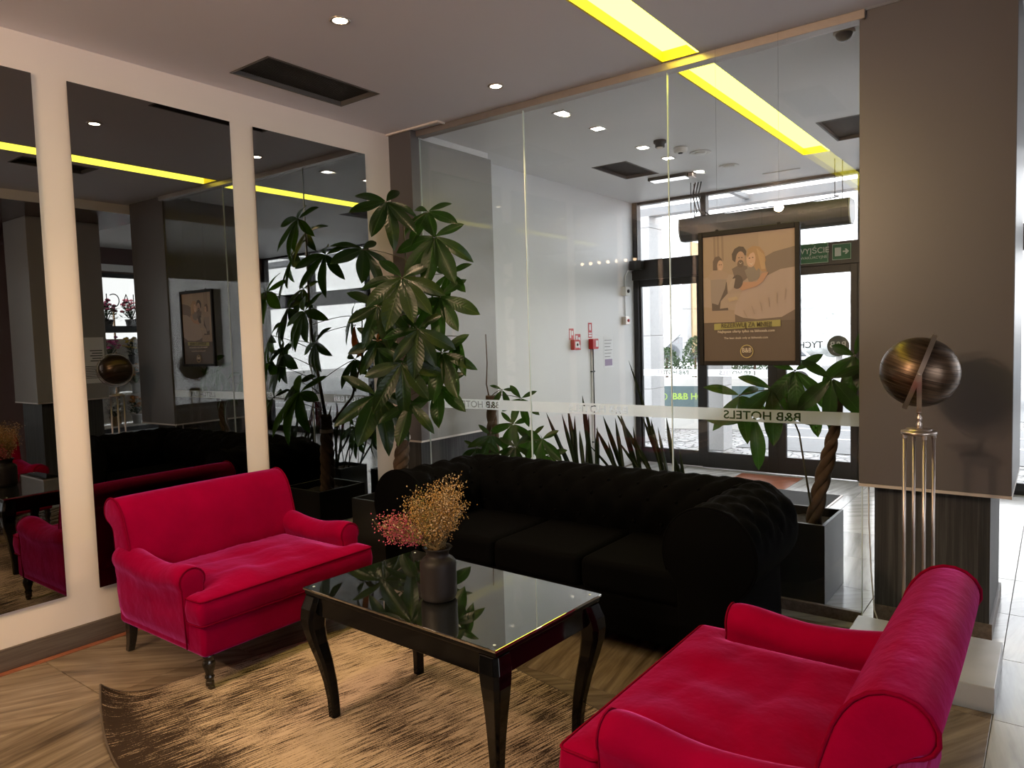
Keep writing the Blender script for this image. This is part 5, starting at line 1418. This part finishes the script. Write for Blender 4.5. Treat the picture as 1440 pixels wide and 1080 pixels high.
a = at(966, 430, 13.2); b = at(974, 430, 13.2); column(a.x, b.x, 13.2, 13.6, 3.2, 'slim sandy column behind the hedge planter', mat('sandstone_ochre', (0.50, 0.36, 0.20), 0.7, noise=(10, 0.2)))
# canopy beam over the forecourt
t = thing('canopy', 'grey steel canopy outside above the doors', 'canopy', (1.5, 9.0, 3.0))
MB().box(-6, 8, -0.1, 0.1, 0.02, 0.12).build('beam', mat('steel_grey', (0.22, 0.23, 0.24), 0.5, noise=(8, 0.1)), t)
for k in range(9): MB().box(-6+1.75*k, -5.94+1.75*k, -1.5, -0.1, 0.06, 0.12).build('rafter', MATS['steel_grey'], t)
# planter with hedge and hotel sign
a = at(915, 555, 10.4); b = at(984, 530, 10.4)
px0_, px1_ = a.x, b.x+0.9
t = thing('street_planter', 'pale concrete planter with a hotel sign outside the doors', 'planter', ((px0_+px1_)/2, 10.7, -0.01), R(14))
W_ = (px1_-px0_)/2
MB().box(-W_, W_, -0.28, 0.28, 0.0, 0.78).build('planter_body', mat('pale_concrete', (0.62, 0.61, 0.58), 0.7, noise=(8, 0.08)), t, bevel=0.01)
MB().box(-W_+0.10, W_-0.05, -0.292, -0.281, 0.34, 0.66).build('sign_plate', mat('sign_slate', (0.10, 0.15, 0.16), 0.5), t)
me = text_mesh('B&B HOTEL', 0.135, mat('sign_lime', (0.42, 0.62, 0.10), 0.5), bold=0.003); o = place(me, 'lettering', t, (-W_+0.68, -0.2935, 0.50), (1,0,0), (0,0,1)); 
rings = [[(-W_+0.20+r*math.cos(2*math.pi*k/24), y, 0.50+r*math.sin(2*math.pi*k/24)) for k in range(24)] for r, y in ((.055,-.292),(.055,-.294),(.043,-.294),(.043,-.292))]
MB().loft(rings, False, False).build('logo_ring', MATS['sign_lime'], t)
orng = random.Random(21)
M_HEDGE = mat('hedge_leaf', (0.035, 0.075, 0.02), 0.6, noise=(6, 0.4))
for k in range(4):
    x = -W_+0.2+k*(2*W_-0.4)/3
    c = t.matrix_basis @ Vector((x, 0, 0)); 
    sh = thing('boxwood_shrub', ['boxwood shrub at the left end of the street planter', 'second boxwood shrub from the left in the street planter', 'third boxwood shrub from the left in the street planter', 'boxwood shrub at the right end of the street planter'][k], 'shrub', (c.x, c.y, 0.77), 0, 'shrubs in the street planter')
    mb = MB(); hh = 0.42+0.16*(k % 2)
    for q in range(900):
        th = orng.uniform(0, 2*math.pi); z = orng.random(); r = 0.21*math.sqrt(max(0, 1-(z*1.02)**2.6))*orng.uniform(0.75, 1.06)
        p = Vector((r*math.cos(th), r*math.sin(th), 0.04+z*hh))
        d1 = Vector((orng.gauss(0,1), orng.gauss(0,1), orng.gauss(0.4,1))).normalized()*0.035; d2 = d1.orthogonal().normalized()*0.014
        mb.add([p, p+d1*0.5+d2, p+d1, p+d1*0.5-d2], [(0,1,2,3)])
    mb.build('foliage', M_HEDGE, sh, kind='stuff')
    MB().tube([(0,0,-0.02),(0,0,0.3)], 0.02, 6).build('stem', M_BARK, sh)
# bollard lamp
p = at(919, 500, 14)
t = thing('street_lamp', 'white bollard lamp with a domed head on the forecourt', 'lamp', (p.x, 14, -0.01))
MB().lathe([(0.16,0.0),(0.15,0.05),(0.13,0.1),(0.13,1.40),(0.16,1.42),(0.16,1.50)], 20).build('post', M_WHITE, t, smooth=True)
MB().lathe([(0.16,1.50),(0.17,1.60),(0.15,1.72),(0.09,1.82),(0.02,1.86)], 20).build('lamp_head', M_MARBLE, t, smooth=True)
# parked cars
def car(label, loc, rz, paint):
    t = thing('parked_car', label, 'car', loc, rz, 'cars parked outside')
    lo = [(-2.0,.30),(-2.05,.48),(-1.98,.72),(-1.7,.84),(-1.0,.92),(.95,.92),(1.75,.86),(2.0,.70),(2.05,.45),(1.98,.28)]
    hi = [(-1.15,.90),(-.55,1.38),(-.2,1.45),(.6,1.45),(1.1,1.36),(1.65,.92)]
    def body(poly, m, name, w0, w1, z0, z1):
        rr = []
        for s in (-1, -0.92, 0.92, 1):
            k = 0.94 if abs(s) == 1 else 1.0
            rr.append([(x*(k if name == 'body' else 1), s*(w0+(w1-w0)*(z-z0)/(z1-z0)), z0+(z-z0)*(k if abs(s) == 1 else 1)) for x, z in poly])
        return MB().loft(rr).build(name, m, t, bevel=0.03)
    bd = body(lo, paint, 'body', 0.86, 0.84, .28, .92)
    body(hi, mat('car_glass', (0.06, 0.07, 0.08), 0.08, spec=0.8), 'cabin_glass', 0.80, 0.62, .90, 1.45)
    MB().box(-.5, 1.0, -.60, .60, 1.43, 1.47).build('roof', paint, t, bevel=0.02)
    for s in (-1, 1):
        for x0, x1 in (((-1.12, .89), (-.5, 1.44)), ((.22, .9), (.22, 1.45)), ((1.62, .9), (1.05, 1.40))):
            MB().tube([(x0[0], s*0.80, x0[1]), (x1[0], s*0.62, x1[1])], 0.028, 6).build('pillar_strip', paint, t)
        MB().box(-.86, -.70, s*0.90-0.08, s*0.90+0.08, .93, 1.06).build('wing_mirror', paint, t, bevel=0.03)
        MB().box(-2.06, -1.86, s*0.62-0.16, s*0.62+0.16, .58, .72).build('headlight', mat('lamp_lens_clear', (0.7, 0.72, 0.75), 0.1), t, bevel=0.02)
        for x in (-1.28, 1.28):
            rr = [[(x+0.32*math.cos(2*math.pi*k/24), s*w, 0.32+0.32*math.sin(2*math.pi*k/24)) for k in range(24)] for w in (0.70, 0.88)]
            wh = MB().loft(rr).build('wheel', mat('tyre', (0.02, 0.02, 0.02), 0.7), t, bevel=0.02)
            rr = [[(x+0.20*math.cos(2*math.pi*k/24), s*w, 0.32+0.20*math.sin(2*math.pi*k/24)) for k in range(24)] for w in (0.86, 0.89)]
            MB().loft(rr).build('hub_cap', M_GREY, wh)
        MB().box(-.05, .09, s*0.855-0.015, s*0.855+0.015, .74, .77).build('door_handle', M_GREY, t)
p = at(1012, 537, 14.2)
car('white parked car seen through the door behind the poster', (p.x, 14.2, 0.0), R(62), mat('car_white', (0.75, 0.76, 0.77), 0.25, coat=(0.5, 0.05)))
car('blue grey parked car right of the taupe pillar', (5.5, 15.6, 0.0), R(180), mat('car_bluegrey', (0.30, 0.36, 0.42), 0.25, coat=(0.5, 0.05)))
# far trees across the road: distance haze put into their pale colour
M_HAZE_PALE = mat('haze_toned_foliage', (0.74, 0.77, 0.76), 0.9, noise=(5, 0.12), bump=(9, 0.8, 0.08)); M_FTRUNK = mat('pale_trunk', (0.45, 0.44, 0.42), 0.8, noise=(6, 0.2))
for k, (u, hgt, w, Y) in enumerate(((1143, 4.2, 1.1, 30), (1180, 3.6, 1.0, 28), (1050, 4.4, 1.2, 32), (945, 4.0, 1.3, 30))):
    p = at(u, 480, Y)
    t = thing('haze_toned_tree', ['pale haze-coloured tree left of the city lettering', 'pale haze-coloured tree above the round logo', 'pale haze-coloured tree hidden behind the poster', 'pale haze-coloured tree behind the street planter'][k], 'tree', (p.x, Y, 0), 0, 'haze-coloured trees across the road')
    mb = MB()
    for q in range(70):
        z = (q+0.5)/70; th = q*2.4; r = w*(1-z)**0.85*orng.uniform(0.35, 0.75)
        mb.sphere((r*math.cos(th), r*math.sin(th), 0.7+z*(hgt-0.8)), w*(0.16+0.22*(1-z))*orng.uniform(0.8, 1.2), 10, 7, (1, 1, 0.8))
    mb.build('crown', M_HAZE_PALE, t, smooth=True)
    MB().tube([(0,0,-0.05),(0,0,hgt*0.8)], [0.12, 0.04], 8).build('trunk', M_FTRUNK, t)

# ================================================================== flower shop display behind the far window (seen in the middle mirror)
sh = thing('flower_shelf', 'tall shelf unit of the flower shop behind the far window', 'shelf', (7.55, 5.2, 0.0))
M_SHW = mat('pale_shelf', (0.66, 0.62, 0.55), 0.5, noise=(6, 0.05)); M_WOODL = mat('light_wood', (0.48, 0.30, 0.15), 0.6, noise=(8, 0.15))
SZ = [0.30, 0.78, 1.22, 1.74]
for z in SZ: MB().box(-0.18, 0.18, -1.1, 1.1, z-0.025, z).build('shelf_board', M_SHW, sh)
for y in (-1.1, -0.35, 0.35, 1.08): MB().box(0.15, 0.18, y, y+0.02, -0.05, 2.1).build('upright', M_WOODL, sh)
MB().box(-0.2, 0.2, -1.15, 1.15, -0.1, -0.005).build('plinth_board', M_SHW, sh)
for z0, z1 in ((0.0, 0.275), (0.32, 0.755), (0.80, 1.195), (1.24, 1.62)): MB().box(0.165, 0.178, -1.07, 1.07, z0, z1).build('glare_board', M_SHW, sh)  # boards added to cut the sky glare behind the lower shelves
lt = thing('added_shop_light', 'added strip light that brightens the flower shop shelves', 'lamp', (7.32, 5.2, 2.62))  # added light, brightens flowers that stood dark against the sky
MB().box(-0.05, 0.05, -0.9, 0.9, 0.0, 0.05).build('housing', M_WHITE, lt)
MB().box(-0.035, 0.035, -0.88, 0.88, -0.012, -0.0005).build('diffuser', emis('added_shop_glow', (1.0, 0.95, 0.88), 22), lt)
FL = {'magenta': (0.55, 0.02, 0.22), 'peach': (0.66, 0.30, 0.16), 'yellow': (0.66, 0.45, 0.02), 'maroon': (0.20, 0.015, 0.06), 'rose': (0.55, 0.14, 0.2), 'white': (0.72, 0.70, 0.66), 'orange': (0.6, 0.22, 0.03)}
POTC = [('dark_pot', (0.03, 0.03, 0.035)), ('mauve_pot', (0.25, 0.08, 0.14)), ('wicker_pot', (0.35, 0.22, 0.1)), ('white_pot', (0.65, 0.65, 0.64))]
frn = random.Random(9)
def potted(x, y, z, flower, pot, s, label):
    t = thing('potted_flowers', label, 'flowers', (x, y, z), frn.uniform(0, 3), 'flowers on the flower shop shelf')
    MB().lathe([(0.05*s,0.0),(0.066*s,0.11*s),(0.072*s,0.115*s),(0.072*s,0.135*s),(0.06*s,0.135*s),(0.055*s,0.11*s)], 20).build('pot', mat(POTC[pot][0], POTC[pot][1], 0.4, noise=(10, 0.1)), t, smooth=True)
    fo = MB(); bl = MB(); stm = MB()
    for k in range(120):
        th = frn.uniform(0, 6.283); r = 0.10*s*math.sqrt(frn.random()); z_ = 0.13*s+frn.random()*0.16*s
        p = Vector((r*math.cos(th), r*math.sin(th), z_)); d1 = Vector((math.cos(th), math.sin(th), frn.uniform(-.3, .8)))*0.05*s; d2 = Vector((-math.sin(th), math.cos(th), 0))*0.014*s
        fo.add([p, p+d1*.5+d2, p+d1, p+d1*.5-d2], [(0,1,2,3)])
    for k in range(24):
        th = frn.uniform(0, 6.283); r = 0.12*s*math.sqrt(frn.random()); z_ = 0.22*s+frn.random()*0.15*s
        c = Vector((r*math.cos(th), r*math.sin(th), z_))
        stm.tube([(0, 0, 0.12*s), c], 0.0025*s, 4)
        for q in range(6):
            a = R(60*q); d = Vector((math.cos(a), math.sin(a), 0.35)); 
            bl.sphere(c+d*0.012*s, 0.013*s, 6, 4)
        bl.sphere(c+Vector((0,0,0.008*s)), 0.014*s, 6, 4)
    fo.build('foliage', M_HEDGE, t, kind='stuff'); stm.build('stems', M_HEDGE, t, kind='stuff'); bl.build('blossoms', mat('petal_'+flower, FL[flower], 0.6, noise=(12, 0.15)), t, kind='stuff')
rowsF = [(1.74, ['white','peach','peach','maroon','rose','white']), (1.22, ['rose','magenta','maroon','magenta','yellow','peach']), (0.78, ['white','yellow','maroon','maroon','orange','rose']), (0.30, ['rose','magenta','magenta','white','orange','peach'])]
ordn = ['first', 'second', 'third', 'fourth', 'fifth', 'sixth']; shn = {1.74: 'top', 1.22: 'second', 0.78: 'third', 0.30: 'bottom'}
for z, cols in rowsF:
    for k, c in enumerate(cols):
        s_ = frn.uniform(1.05, 1.2) if z < 1.7 else frn.uniform(1.15, 1.32)
        potted(7.50+frn.uniform(-.03, .03), 4.28+0.36*k, z, c, frn.randrange(4), s_, 'pot of %s flowers, %s along the %s shop shelf' % (c, ordn[k], shn[z]))
SC.cycles.sample_clamp_indirect = 6.0
SC.cycles.caustics_reflective = False
SC.cycles.caustics_refractive = False
